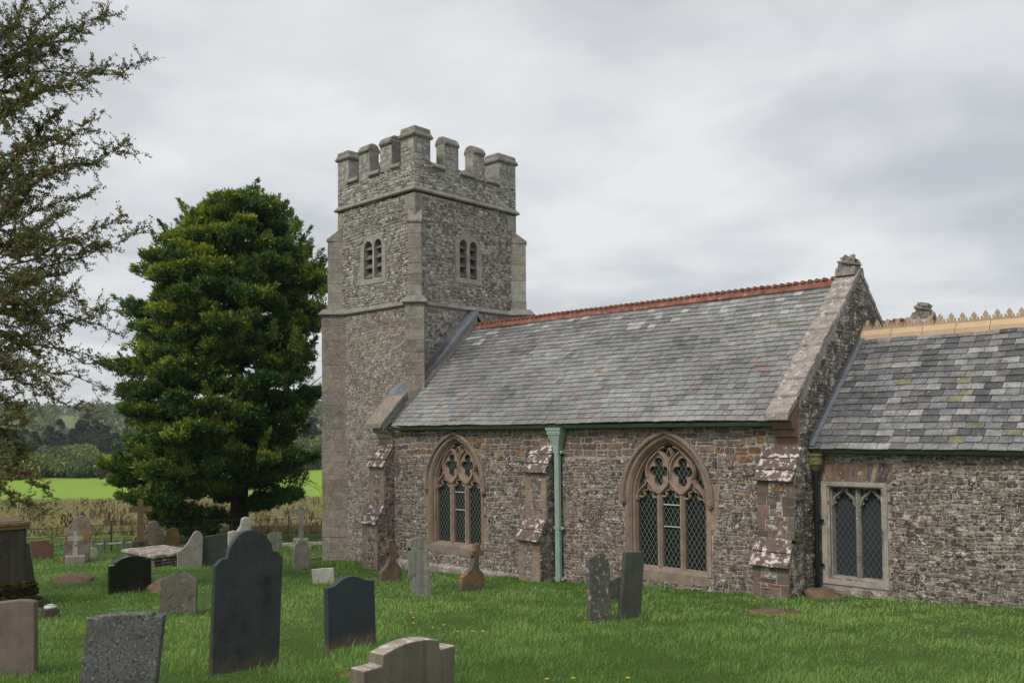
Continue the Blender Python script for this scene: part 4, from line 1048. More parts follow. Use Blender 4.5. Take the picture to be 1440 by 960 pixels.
part(g, 'lead_flashing', M['lead'], chancel_roof)
g = G(); qx, qy = -6.945, 15.44
g.tube([(qx, qy, -.86), (qx, qy, -3.35)], .048, 12); g.tube([(qx, qy, -.78), (qx, qy, -.92)], .062, 12)
for z in (-1.7, -2.5): g.tube([(qx, qy, z-.03), (qx, qy, z+.03)], .06, 12); g.box(qx-.10, qx+.10, qy+.05, qy+.07, z-.025, z+.025)
pipe2 = part(g, 'downpipe', M['black_paint'])
g = G()
g.tube([(qx-.0, qy-.01, -.80), (qx, qy-.01, -.70), (qx, qy-.01, -.68), (qx, qy-.01, -.54), (qx, qy-.01, -.53), (qx, qy-.01, -.485)], [.06, .115, .135, .135, .155, .155], 20)
noisy_blob(g, (qx+.02, qy-.145, -.61), (.03, .012, .03), 4, 0, 10, 6, .1)
part(g, 'hopper', M['olive_paint'], pipe2)

# ---- north aisle, only its east gable shows above the chancel ridge
AY, AX = 22.4, -7.05
g = G()
fA = Fr((AX, AY-3.0, 0), (0, 1, 0), (1, 0, 0))
poly_holes(g, fA, [(0, -4), (6, -4), (6, .0), (3, 2.62), (0, .0)], [], 0, 0)
rubble(g, fA, 0, 6, -.2, 2.6, lambda a, b, lo, hi: hi < min(a, 6-b)*.873-.0, pal_gable, (.06, .14), (.1, .32), .016, (.006, .022), .014, 1, 33)
aisle = part(g, 'aisle_gable', [M['mortar_dark'], M['rubble_gable']])
g = G()
for sgn in (1, -1):
    for k in range(7):
        t0, t1 = k/7, (k+1)/7; P = lambda t: AY-sgn*3.1*(1-t); Z = lambda t: .02+2.72*t
        g.hexa([(AX-.5, P(t0), Z(t0)-.1), (AX+.03, P(t0), Z(t0)-.1), (AX+.03, P(t1), Z(t1)-.1), (AX-.5, P(t1), Z(t1)-.1), (AX-.5, P(t0), Z(t0)+.012), (AX+.03, P(t0), Z(t0)+.012), (AX+.03, P(t1), Z(t1)), (AX-.5, P(t1), Z(t1))] if sgn > 0 else
               [(AX+.03, P(t0), Z(t0)-.1), (AX-.5, P(t0), Z(t0)-.1), (AX-.5, P(t1), Z(t1)-.1), (AX+.03, P(t1), Z(t1)-.1), (AX+.03, P(t0), Z(t0)+.012), (AX-.5, P(t0), Z(t0)+.012), (AX-.5, P(t1), Z(t1)), (AX+.03, P(t1), Z(t1))])
part(g, 'coping', M['coping_stone'], aisle)
g = G(); g.box(AX-.42, AX-.02, AY-.2, AY+.2, 2.60, 2.74)
for i, (dy, dz, r) in enumerate(((-.12, 2.86, (.14, .12, .11)), (.12, 2.86, (.14, .12, .11)), (0, 2.90, (.13, .12, .07)), (0, 2.79, (.17, .20, .07)))): noisy_blob(g, (AX-.22, AY+dy, dz), r, 80+i, 0, 14, 9, .3)
part(g, 'finial', M['finial_stone'], aisle)
g = G(); al = Vector((0, 3.15, 2.62))
slates(g, (-18.0, AY-3.15, -.12), (1, 0, 0), al, 0, 10.5, al.length, .2, (.25, .4), pal_nroof, 44)
al2 = Vector((0, -3.15, 2.62)); slates(g, (-18.0, AY+3.15, -.12), (1, 0, 0), al2, 0, 10.5, al.length, .3, (.3, .5), pal_nroof, 45)
ar = part(g, 'aisle_roof', [M['slate'], M['under']])
ridge(-18.0, -7.5, AY, 2.58, M['terracotta'], 'roll', ar, .475, 41)
# ------------------------------------------------------------------ gravestones
STONES = {
  'big_slate': ((-7.972,4.584,-2.367),0,0.06,[(-0.354,0.046),(-0.305,1.075),(-0.233,1.133),(-0.173,1.136),(-0.164,1.183),(-0.151,1.234),(-0.123,1.275),(-0.058,1.351),(-0.016,1.374),(0.028,1.386),(0.07,1.389),(0.116,1.384),(0.162,1.37),(0.205,1.347),(0.242,1.32),(0.272,1.285),(0.298,1.252),(0.318,1.211),(0.33,1.15),(0.381,1.146),(0.444,1.081),(0.381,0.022)]),
  'granite': ((-8.319,6.169,-2.496),0,0.085,[(-0.33,-0.017),(-0.346,0.739),(-0.301,0.742),(-0.259,0.751),(-0.214,0.774),(-0.162,0.803),(-0.115,0.821),(-0.062,0.831),(-0.011,0.831),(0.039,0.822),(0.09,0.805),(0.14,0.785),(0.181,0.767),(0.224,0.753),(0.264,0.749),(0.308,0.75),(0.338,0.011)]),
  'granular': ((-7.583,3.153,-2.246),-38,0.13,[(-0.331,-0.069),(-0.219,0.695),(-0.09,0.686),(-0.1,0.716),(0.302,0.715),(0.299,0.689),(0.395,0.691),(0.279,-0.105)]),
  'kerb': ((-5.256,4.416,-2.202),3,0.16,[(-0.456,0.065),(-0.445,0.455),(-0.263,0.454),(-0.255,0.534),(-0.206,0.547),(-0.154,0.558),(-0.095,0.569),(-0.032,0.576),(0.035,0.578),(0.102,0.574),(0.171,0.568),(0.241,0.558),(0.288,0.547),(0.336,0.533),(0.343,0.457),(0.518,0.459),(0.491,-0.125)]),
  'brown': ((-9.513,2.899,-2.338),-40,0.1,[(-0.323,-0.02),(-0.33,0.675),(-0.285,0.684),(-0.201,0.695),(-0.039,0.71),(0.083,0.72),(0.144,0.722),(0.206,0.718),(0.242,0.712),(0.277,0.701),(0.283,-0.012)]),
  'gable': ((-13.028,6.353,-2.774),-38,0.08,[(-0.276,-0.01),(-0.24,0.519),(0.051,0.678),(0.306,0.515),(0.271,-0.033)]),
  'blackleft': ((-17.003,7.382,-3.07),0,0.09,[(-0.394,-0.051),(-0.403,0.566),(-0.293,0.575),(-0.293,0.618),(-0.233,0.654),(-0.18,0.68),(-0.105,0.7),(-0.028,0.709),(0.051,0.711),(0.124,0.706),(0.204,0.686),(0.287,0.656),(0.288,0.627),(0.397,0.629),(0.41,0.052)]),
  'smallwhite': ((-16.043,11.154,-3.276),-35,0.08,[(-0.225,-0.035),(-0.283,0.311),(-0.059,0.323),(0.186,0.322),(0.224,-0.01)]),
  'rounded': ((-20.034,13.193,-3.621),-18,0.1,[(-0.214,-0.019),(-0.201,0.512),(-0.176,0.603),(-0.135,0.688),(-0.082,0.762),(-0.017,0.805),(0.039,0.791),(0.089,0.751),(0.134,0.693),(0.168,0.627),(0.198,0.544),(0.215,0.455),(0.214,-0.037)]),
  'pink': ((-27.621,10.35,-3.806),-25,0.15,[(-0.391,0.004),(-0.304,0.811),(-0.28,0.913),(-0.244,1.006),(-0.188,1.098),(-0.112,1.2),(-0.031,1.281),(0.055,1.335),(0.143,1.369),(0.208,1.338),(0.261,1.283),(0.325,1.199),(0.372,1.103),(0.409,0.973),(0.426,0.845),(0.399,0.789),(0.324,-0.042)]),
  'stub': ((-28.853,11.35,-3.903),-25,0.12,[(-0.162,-0.034),(-0.144,0.277),(-0.042,0.311),(0.08,0.264),(0.142,0.148),(0.143,-0.054)]),
  'red': ((-28.994,9.887,-3.839),-25,0.1,[(-0.252,-0.027),(-0.346,0.582),(0.148,0.608),(0.159,0.514),(0.287,0.507),(0.283,-0.018)]),
  'dome': ((-29.868,13.669,-4.037),-20,0.12,[(-0.388,-0.021),(-0.34,0.435),(-0.305,0.627),(-0.177,0.684),(-0.166,0.764),(-0.139,0.847),(-0.103,0.925),(-0.026,1.004),(0.055,1.031),(0.142,1.002),(0.213,0.939),(0.266,0.86),(0.277,0.774),(0.298,0.7),(0.372,0.629),(0.421,0.489),(0.422,-0.054)]),
  'archA': ((-29.578,14.263,-4.051),-20,0.12,[(-0.23,-0.033),(-0.222,0.406),(-0.209,0.528),(-0.163,0.635),(-0.094,0.711),(-0.014,0.756),(0.067,0.768),(0.137,0.742),(0.19,0.687),(0.23,0.599),(0.254,0.474),(0.243,-0.066)]),
  'archB': ((-31.134,15.944,-4.152),-20,0.12,[(-0.263,-0.035),(-0.256,0.358),(-0.226,0.488),(-0.177,0.595),(-0.102,0.686),(-0.027,0.729),(0.056,0.695),(0.137,0.611),(0.208,0.501),(0.251,0.366),(0.252,-0.043)]),
  'shoulder': ((-23.009,11.621,-3.671),-15,0.12,[(-0.333,0.011),(-0.335,0.433),(-0.215,0.501),(-0.132,0.585),(-0.048,0.685),(0.007,0.783),(0.054,0.867),(0.11,0.945),(0.174,0.979),(0.238,0.953),(0.291,0.897),(0.325,0.809),(0.331,0.73),(0.293,-0.046)]),
  'darkslab': ((-22.925,12.307,-3.706),-10,0.1,[(-0.339,-0.005),(-0.321,0.816),(-0.061,0.846),(0.346,0.874),(0.347,-0.035)]),
  'pillar': ((-25.361,14.532,-3.918),-20,0.25,[(-0.422,-0.036),(-0.412,0.774),(-0.261,0.811),(-0.153,0.792),(-0.044,0.941),(-0.005,1.174),(0.087,1.221),(0.229,1.204),(0.262,1.103),(0.254,0.834),(0.417,0.734),(0.439,-0.1)]),
  'whiteslab': ((-26.962,16.725,-4.062),-20,0.08,[(-0.266,-0.03),(-0.266,0.536),(-0.145,0.573),(-0.024,0.59),(0.213,0.563),(0.229,-0.065)]),
  'crossA': ((-15.239,12.32,-3.311),-10,0.13,[(-0.259,-0.002),(-0.239,0.22),(-0.072,0.388),(-0.036,0.491),(-0.018,0.586),(-0.042,0.641),(-0.14,0.643),(-0.15,0.754),(-0.052,0.761),(-0.04,0.918),(0.083,0.923),(0.091,0.779),(0.206,0.785),(0.198,0.667),(0.108,0.644),(0.11,0.547),(0.125,0.448),(0.26,0.277),(0.257,-0.06)]),
  'lean': ((-12.336,10.701,-3.035),-35,0.09,[(-0.189,-0.03),(-0.28,0.941),(-0.262,0.995),(-0.228,1.032),(-0.166,1.064),(-0.097,1.074),(-0.032,1.064),(0.025,1.036),(0.068,0.991),(0.1,0.927),(0.212,-0.023)]),
  'crossB': ((-12.545,12.195,-3.15),-10,0.13,[(-0.285,-0.008),(-0.241,0.27),(-0.002,0.427),(0.026,0.541),(0.037,0.652),(-0.024,0.667),(-0.016,0.766),(0.069,0.772),(0.087,0.891),(0.197,0.893),(0.196,0.775),(0.287,0.752),(0.276,0.653),(0.172,0.649),(0.155,0.528),(0.158,0.41),(0.289,0.255),(0.279,-0.018)]),
  'twinL': ((-7.713,10.021,-2.727),-15,0.09,[(-0.189,-0.017),(-0.197,0.877),(-0.166,0.907),(-0.126,0.915),(-0.06,0.952),(0.021,0.961),(0.096,0.948),(0.142,0.87),(0.169,0.787),(0.186,0.705),(0.188,-0.003)]),
  'twinR': ((-7.602,10.552,-2.758),-15,0.08,[(-0.19,-0.018),(-0.132,0.332),(-0.081,0.634),(-0.049,0.957),(0.124,0.95),(0.31,0.946),(0.28,0.6),(0.181,-0.022)]),
  'backslab': ((-9.35,12.625,-3.0),0,0.08,[(-0.33,-0.001),(-0.323,0.323),(-0.187,0.353),(0.178,0.396),(0.351,0.404),(0.34,-0.024)]),
}
SPEC = {   # key: (name, material, label, top material)
 'big_slate': ('headstone', 'slate_dark', 'tall dark slate headstone with a round head and sloping shoulders', None),
 'granite': ('headstone', 'granite_dark', 'dark blue grey granite headstone with a smooth wavy top', None),
 'granular': ('headstone', 'granular', 'leaning coarse grey granite headstone with a raised flat block on top', None),
 'kerb': ('headstone', 'kerb_stone', 'thick brown grey headstone with curved lichened top and square shoulders', 'kerb_top'),
 'brown': ('headstone', 'brown_stone', 'low smooth brown headstone with slightly arched top in front of the mossy pedestal tomb', None),
 'gable': ('headstone', 'mottled_green', 'small mottled grey green headstone with a pointed gable top', None),
 'blackleft': ('headstone', 'granite_black', 'polished black headstone with arched top and notched shoulders', None),
 'smallwhite': ('headstone', 'lichen_white', 'low squat white lichened stone at the foot of the tower', None),
 'rounded': ('headstone', 'pale_grey', 'plain pale grey round topped headstone in front of the grey stone cross', None),
 'pink': ('headstone', 'pink_stone', 'large pointed arch headstone stained orange behind a small white cross', None),
 'stub': ('grave_marker', 'pale_grey', 'tiny grey stone stub beside the large pointed arch headstone', None),
 'red': ('headstone', 'red_granite', 'low red brown granite headstone with a stepped right end', None),
 'dome': ('headstone', 'orange_lichen', 'shouldered round headed headstone with orange lichen behind the chest tomb', None),
 'archA': ('headstone', 'gold_cross', 'small dark ochre arched headstone beside the orange lichened shouldered one', None),
 'archB': ('headstone', 'mossy_tomb', 'dark arched headstone peeping over the pale lopsided headstone', None),
 'shoulder': ('headstone', 'pale_grey', 'pale headstone with a lopsided sloping shoulder at the chest tomb end', None),
 'darkslab': ('headstone', 'slate_green', 'dark rectangular slate slab between the chest tomb and the tall slate headstone', None),
 'pillar': ('broken_cross', 'lichen_white', 'rough white lichened broken cross stump in front of the conifer trunk', None),
 'whiteslab': ('headstone', 'slate_weather', 'small grey headstone with a shallow peaked top near the fence', None),
 'crossA': ('cross_headstone', 'rust_cross', 'orange lichened cross headstone in the corner beside the west buttress', None),
 'lean': ('headstone', 'slate_weather', 'leaning grey streaked slate with a round head and a small hole', None),
 'crossB': ('cross_headstone', 'rust_cross', 'orange lichened cross headstone standing below the first nave window', None),
 'twinL': ('headstone', 'slate_flaky', 'narrow flaking lichened slate, left of a leaning pair', None),
 'twinR': ('headstone', 'slate_green', 'smooth leaning green grey slate with a squared top, right of a pair', None),
 'backslab': ('headstone', 'mottled_green', 'low sloping slab half hidden behind the pair of narrow slates', None),
}
FLAT = {'kerb'}
for key, (base, ang, th, pts) in STONES.items():
    name, mat, lab, top = SPEC[key]
    a = math.radians(ang); N = Vector((math.cos(a), math.sin(a), 0)); U = Vector((-math.sin(a), math.cos(a), 0)); b = Vector(base)
    P = []
    pts = list(pts)
    for i, (w, h) in enumerate(pts):
        if h < .12 and i in (0, len(pts)-1): h = -.35
        P.append(b+U*w+Vector((0, 0, h)))
    hz = H(b.x, b.y); dz = 0
    g = G(); n = len(P); off = -N*th
    tri = tessellate_polygon([[Vector((w, h, 0)) for w, h in [((p-b).dot(U), p.z) for p in P]]])
    # jitter weathered outlines a little
    g.add(P+[p+off for p in P], [tuple(range(n)), tuple(range(2*n-1, n-1, -1))], 0)
    for i in range(n):
        j = (i+1) % n; e = (P[j]-P[i]); upf = abs(e.dot(U)) > abs(e.z)*1.1 and max(P[i].z, P[j].z) > b.z+.2
        g.add([P[i], P[i]+off, P[j]+off, P[j]], [(0, 1, 2, 3)], 1 if (top and upf) else 0)
    # weld the shell so that the bevel can round its edges
    o = g.build(name, [M[mat], M[top] if top else M[mat]], None, (b.x, b.y, b.z))
    bm = bmesh.new(); bm.from_mesh(o.data); bmesh.ops.remove_doubles(bm, verts=bm.verts, dist=.0005); bmesh.ops.recalc_face_normals(bm, faces=bm.faces)
    bm.to_mesh(o.data); bm.free()
    md = o.modifiers.new('bevel', 'BEVEL'); md.width = .012 if mat not in ('granite_black', 'granite_dark', 'slate_dark') else .006; md.segments = 2; md.limit_method = 'ANGLE'; md.angle_limit = math.radians(40)
    tag(o, lab, 'gravestone')
    if key == 'lean':
        g = G(); c = b+U*(-.235)+Vector((0, 0, .87))+N*.002; g.tube([c-N*.03, c+N*.004], .028, 10)
        g.build('hole', M['dark_void'], o, (b.x, b.y, b.z))  # dark disc painting the shade of a hole
def cross_thing(name, lab, base, ang, w, h, arm, shaft, th, steps, mat, stepmat, hz=.72, ext=None):
    t = thing(name, lab, 'gravestone', base); b = Vector(base)
    a = math.radians(ang); N = Vector((math.cos(a), math.sin(a), 0)); U = Vector((-math.sin(a), math.cos(a), 0)); z = -.25
    g = G()
    for hw, hh in steps:
        q = [b+U*x*hw+N*y*hw*.8 for x, y in ((-1, -1), (1, -1), (1, 1), (-1, 1))]
        g.hexa([(p.x, p.y, b.z+z) for p in q]+[(p.x, p.y, b.z+hh) for p in q]); z = hh
    if steps: g.build('plinth', M[stepmat], t, base, bevel=.015)
    g = G(); s = shaft/2; ca = z+(h-z)*hz
    pl = [(-s*1.15, z), (-s, ca-s), (-arm, ca-s), (-arm, ca+s), (-s, ca+s), (-s, h), (s, h), (s, ca+s), (arm, ca+s), (arm, ca-s), (s, ca-s), (s*1.15, z)]
    P = [b+U*x+Vector((0, 0, y))+N*th/2 for x, y in pl]; g.prism(P, -N*th); g.build('cross', M[mat], t, base, bevel=.012)
    return t, U, N
zz = lambda p: (p[0], p[1], H(p[0], p[1]))
cross_thing('stone_cross', 'slender grey stone cross on a stepped base beside the tower', zz((-26.3, 17.3)), -30, .5, 1.52, .30, .155, .14, [(.34, .14), (.25, .36)], 'slate_weather', 'pale_grey', .80)
cross_thing('stone_cross', 'tall ochre cross on dark stepped base under the conifer branches', zz((-29.6, 13.16)), -22, .5, 1.78, .36, .18, .14, [(.34, .2), (.24, .40)], 'gold_cross', 'mossy_tomb', .76)
t, U, N = cross_thing('stone_cross', 'small white cross with roundel in front of the large pointed headstone', zz((-27.3, 10.2)), -20, .4, .92, .20, .11, .10, [(.26, .22)], 'lichen_white', 'pale_grey', .72)
b = t.location; g = G(); c = b+Vector((0, 0, .60))+N*.05; g.tube([c, c+N*.03], .065, 14); g.build('roundel', M['lichen_white'], t, b)
# pedestal tomb on the left
tb = (-16.15, 4.72, H(-16.1, 4.7)); t = thing('pedestal_tomb', 'tall mossy pedestal tomb with orange lichened top', 'tomb', tb)
z0 = tb[2]; x1, y1 = -15.98, 5.20
g = G(); g.box(x1-1.12, x1, y1-1.02, y1, z0+.36, z0+1.27); 
body = g.build('body', M['mossy_tomb'], t, tb, bevel=.02)
g = G()
for k in range(5):
    q = y1-.12-.19*k; g.box(x1-.01, x1+.014, q-.05, q+.03, z0+.40, z0+1.23)
g.build('panel', M['mossy_tomb'], t, tb, bevel=.012)
g = G(); g.box(x1-1.18, x1+.05, y1-1.08, y1+.03, z0+1.27, z0+1.33); g.box(x1-1.20, x1+.07, y1-1.10, y1+.045, z0+1.33, z0+1.39); g.box(x1-1.1, x1-.02, y1-1.0, y1-.05, z0+1.39, z0+1.41)
g.build('top_slab', M['tomb_top'], t, tb, bevel=.02)
g = G(); rng = random.Random(8)
g.box(x1-1.2, x1+.10, y1-1.1, y1+.07, z0+.10, z0+.34); g.box(x1-1.3, x1+.22, y1-1.2, y1+.20, z0-.4, z0+.10)
g.build('plinth', M['mossy_tomb'], t, tb, bevel=.03)
g = G()
for k in range(70):
    yy = y1+.10-rng.random()*1.15; hz = rng.choice([z0+.12, z0+.22, z0+.33, z0+.36]); ex = .12 if hz > z0+.2 else .16
    noisy_blob(g, (x1+ex+rng.uniform(-.05, .02), yy, hz+rng.uniform(-.04, .03)), (.05, rng.uniform(.06, .11), rng.uniform(.04, .07)), k, 0, 9, 6, .35)
g.build('moss_cover', M['moss'], t, tb)
# dark slab leaning behind the tomb
g = G(); a = Vector((-17.35, 5.66, H(-17.3, 5.7))); P = [a+Vector((0, 0, -.3)), a+Vector((0, .22, -.3)), a+Vector((0, .03, .98)), a+Vector((0, -.55, 1.0)), a+Vector((0, -.6, -.3))]
o = g.prism(P, (-.09, 0, 0)); o = g.build('headstone', M['slate_green'], None, a, bevel=.008); tag(o, 'dark slate slab leaning against the back of the pedestal tomb', 'gravestone')
# chest tomb
cb = (-23.9, 11.4, H(-23.9, 11.4)); t = thing('chest_tomb', 'low chest tomb of rubble with lichened flat slab', 'tomb', cb); z0 = cb[2]
sx0, sx1, sy0, sy1 = -25.35, -23.35, 10.72, 12.0
g = G(); rng = random.Random(14)
for F, w in ((Fr((sx1-.1, sy0+.08, 0), (0, 1, 0), (1, 0, 0)), sy1-sy0-.16), (Fr((sx0+.1, sy0+.08, 0), (1, 0, 0), (0, -1, 0)), sx1-sx0-.2)):
    poly_holes(g, F, rect(0, w, z0-.4, z0+.32), [], 0, 0); rubble(g, F, 0, w, z0-.2, z0+.32, allok, pal_gable, (.05, .10), (.10, .3), .016, (.01, .04), .014, 1, 3, .014)
g.box(sx0+.1, sx1-.1, sy0+.1, sy1-.1, z0-.4, z0+.30, 0)
g.build('chest', [M['mortar_dark'], M['rubble_gable']], t, cb)
g = G(); g.box(sx0, sx1, sy0, sy1, z0+.32, z0+.41); g.build('slab', M['chest_slab'], t, cb, bevel=.02)
# small stone pot with white rose
pb = (-13.95, 4.87, H(-14, 4.85)); t = thing('flower_vase', 'small stone vase block with perforated white lid by the tomb', 'vase', pb)
g = G(); p = pb; g.hexa([(p[0]-.10, p[1]-.11, p[2]-.1), (p[0]+.10, p[1]-.11, p[2]-.1), (p[0]+.10, p[1]+.11, p[2]-.1), (p[0]-.10, p[1]+.11, p[2]-.1), (p[0]-.085, p[1]-.10, p[2]+.15), (p[0]+.085, p[1]-.10, p[2]+.15), (p[0]+.085, p[1]+.10, p[2]+.15), (p[0]-.085, p[1]+.10, p[2]+.15)])
g.build('block', M['mossy_tomb'], t, pb, bevel=.012)
g = G(); rr_ = [(.085, .15), (.09, .17), (.075, .195), (.04, .207), (.0, .21)]
g.tube([(p[0], p[1], p[2]+z) for r, z in rr_], [max(r, .003) for r, z in rr_], 14); lid = g.build('lid', M['white_paint'], t, pb, smooth=True)
g = G()
for i in range(9):
    a = 2*math.pi*i/9; q = Vector((p[0]+.06*math.cos(a), p[1]+.06*math.sin(a), p[2]+.201)); g.tube([q, q+Vector((0, 0, .006))], .011, 8)
g.build('hole', M['dark_void'], lid, pb)  # dark discs painting the shade of the perforations
g = G(); q = (-13.35, 5.45); g.box(q[0]-.06, q[0]+.06, q[1]-.28, q[1]+.28, H(*q)-.05, H(*q)+.055); o = g.build('kerb_stone', M['pale_grey'], None, (q[0], q[1], H(*q)), bevel=.01); tag(o, 'flat grey kerb stone sunk in the grass by the vase', 'kerb stone')
# bare earth mounds
for (x, y, r, rz, lab) in ((-20.7, 7.66, (.55, .42, .17), 1, 'low bare brown earth mound in grass left of the black headstone'), (-16.6, 7.85, (.34, .30, .24), 2, 'brown earth mound between the black and the gable topped headstones'), (-6.35, 12.6, (.42, .34, .05), 3, 'worn flat brown earth patch in the lawn before the chancel'), (-6.9, 5.2+.2, (.26, .4, .04), 4, 'bare dry patch of soil beside the brown kerb headstone'), (-6.75, 15.1, (.35, .3, .18), 5, 'earth heaped at the foot of the black downpipe')):
    g = G(); z = H(x, y); noisy_blob(g, (x, y, z), r, rz, 0, 20, 10, .18); o = g.build('earth_mound', M['soil'], None, (x, y, z), smooth=True); tag(o, lab, 'mound')
# worn path strip by the tower
g = G(); A_ = [(-24.9, 13.2), (-23.6, 14.1), (-22.8, 15.0), (-23.3, 16.4), (-24.0, 18.0)]
L = []; R_ = []
for i, (x, y) in enumerate(A_):
    L.append((x-.42, y+.2, H(x-.42, y+.2)+.035)); R_.append((x+.42, y-.2, H(x+.42, y-.2)+.035))
sweep2(g, [L, R_]); o = g.build('path', M['path_soil']); tag(o, 'narrow worn earth path passing the foot of the tower', None, None, 'structure')

# ------------------------------------------------------------------ iron fence, low kerb, wires
def dpt(px, d): return SD((px-720)/1238.4*d, d)
line = [dpt(x, d) for x, d in ((-120, 24.5), (30, 27.5), (157, 30.3), (287, 32.9), (444, 33.2), (620, 34))]
fb = (line[2][0], line[2][1], H(*line[2])); t = thing('estate_fence', 'thin rusty iron estate fence along the churchyard edge', 'fence', fb)
pts = []
for (a, b) in zip(line[:-1], line[1:]):
    n = max(1, round(math.hypot(b[0]-a[0], b[1]-a[1])/1.15))
    for i in range(n): q = i/n; pts.append((a[0]+(b[0]-a[0])*q, a[1]+(b[1]-a[1])*q))
rng = random.Random(6)
for i, (x, y) in enumerate(pts):
    g = G(); z = H(x, y); h = .92 if i % 3 else 1.0; r = .016 if i % 3 else .03; l = rng.uniform(-.02, .02)
    g.tube([(x, y, z-.2), (x+l, y+l, z+h)], r, 6); g.build('post', M['iron'], t, fb)
for hh in (.90, .62, .34):
    g = G(); g.tube([(x, y, H(x, y)+hh+rng.uniform(-.012, .012)) for x, y in pts], .011, 5); g.build('rail', M['iron'], t, fb)
# railed grave plot with wooden posts
gp = [dpt(131, 29.3), dpt(147, 29.6), dpt(173.5, 30.0), dpt(190, 30.3)]
gb = (gp[1][0], gp[1][1], H(*gp[1])); t = thing('grave_rail', 'short grey posts carrying a pale rail around a grave plot', 'rail', gb)
for x, y in gp:
    g = G(); z = H(x, y); g.box(x-.045, x+.045, y-.045, y+.045, z-.2, z+.48); g.build('post', M['slate_weather'], t, gb, bevel=.008)
g = G(); g.tube([(x, y, H(x, y)+.30) for x, y in gp], .04, 6); g.build('rail', M['lichen_white'], t, gb)
g = G(); ka, kb = dpt(396, 32.2), dpt(480, 32.6)
for i in range(6):
    a = (ka[0]+(kb[0]-ka[0])*i/6, ka[1]+(kb[1]-ka[1])*i/6); b = (ka[0]+(kb[0]-ka[0])*(i+.97)/6, ka[1]+(kb[1]-ka[1])*(i+.97)/6); za = H(*a)
    n = Vector((b[1]-a[1], -(b[0]-a[0]), 0)).normalized()*.12
    g.hexa([(a[0], a[1], za-.2), (b[0], b[1], za-.2), (b[0]+n.x, b[1]+n.y, za-.2), (a[0]+n.x, a[1]+n.y, za-.2), (a[0], a[1], za+.10), (b[0], b[1], za+.10), (b[0]+n.x, b[1]+n.y, za+.10), (a[0]+n.x, a[1]+n.y, za+.10)])
o = g.build('edging_wall', M['lichen_white'], None, (ka[0], ka[1], H(*ka)), bevel=.01); tag(o, 'low pale stone edging behind the grey cross by the tower', 'edging')
pa, pb_ = SD(-88, 150), SD(-30, 150)
poles = []
for i, (p, lab) in enumerate(((pa, 'wooden power pole behind the hawthorn carrying two wires'), (pb_, 'wooden power pole hidden behind the conifer carrying two wires'))):
    t = thing('power_pole', lab, 'pole', (p[0], p[1], H(*p))); g = G(); z = H(*p); zt = 14.6 if i == 0 else 13.0
    g.tube([(p[0], p[1], z-.5), (p[0], p[1], zt+.3)], [.16, .11], 8); g.build('pole', M['bark'], t, t.location)
    g = G(); g.box(p[0]-.9, p[0]+.9, p[1]-.06, p[1]+.06, zt-.1, zt+.05); g.build('crossarm', M['bark'], t, t.location); poles.append((p, zt))
for k, off in ((0, (0, 0, .0)), (1, (.0, .0, -.95))):
    g = G(); (a, za), (b, zb_) = poles
    g.tube([(a[0]+(b[0]-a[0])*i/20, a[1]+(b[1]-a[1])*i/20, za+(zb_-za)*i/20+off[2]-1.0*math.sin(math.pi*i/20)) for i in range(21)], .022, 5)
    o = g.build('overhead_wire', M['iron'], None, (a[0], a[1], za)); tag(o, ('upper' if k == 0 else 'lower')+' of two thin overhead wires between hawthorn and conifer', 'wire')
# ------------------------------------------------------------------ foliage
def leaf_quads(C, D, L, Wd, rs, bend=.0):
    """C centres (n,3), D unit directions, L lengths, Wd widths -> pointed leaves of 4 corners"""
    n = len(C); r = rs.normal(size=(n, 3)); S = np.cross(D, r); S /= np.linalg.norm(S, axis=1)[:, None]+1e-9
    a = C; m = C+D*L[:, None]*.45; t = C+D*L[:, None]
    if bend: t = t+np.array([0, 0, -1])*L[:, None]*bend
    V = np.stack([a, m+S*Wd[:, None]*.5, t, m-S*Wd[:, None]*.5], 1)
    return V.reshape(-1, 3)
def quads_mesh(name, V, cols, mat, parent, org):
    k = len(V)//4
    return fast_mesh(name, V, np.full(k, 4), np.arange(4*k), cols, [mat], org, parent)
unit = lambda v: v/(np.linalg.norm(v, axis=-1, keepdims=True)+1e-9)

# ---- golden conifer beside the tower
cx, cy = SD((325-720)/1238.4*35.0, 35.0); cz = H(cx, cy)
con = thing('conifer_tree', 'large dense golden green conifer standing left of the church tower', 'tree', (cx, cy, cz))
rs = np.random.RandomState(5)
PY = np.array([272, 285, 300, 320, 345, 370, 415, 450, 500, 540, 590, 640, 690, 715, 738])
RL = np.array([8, 24, 45, 68, 84, 106, 128, 136, 131, 141, 157, 147, 154, 126, 96])*.0283
RR = np.array([10, 58, 80, 90, 106, 113, 122, 120, 115, 128, 124, 112, 96, 74, 30])*.0283
ZP = (606-PY)*.0283
def crown_r(z, ca):
    l = np.interp(z, ZP[::-1], RL[::-1]); r = np.interp(z, ZP[::-1], RR[::-1]); t = (ca+1)/2
    return l+(r-l)*t
def lobes(z, az): return 1+.10*math.sin(3*az+z*1.25)+.07*math.sin(7*az-1.9*z)+(.15*math.sin(z*4.4) if math.cos(az) > .35 else .07*math.sin(z*5.1+2))
RTH = np.array([math.cos(YAW), math.sin(YAW), 0]); FWH = np.array([-math.sin(YAW), math.cos(YAW), 0])
C_, D_, L_, W_, K_ = [], [], [], [], []
nb = 640
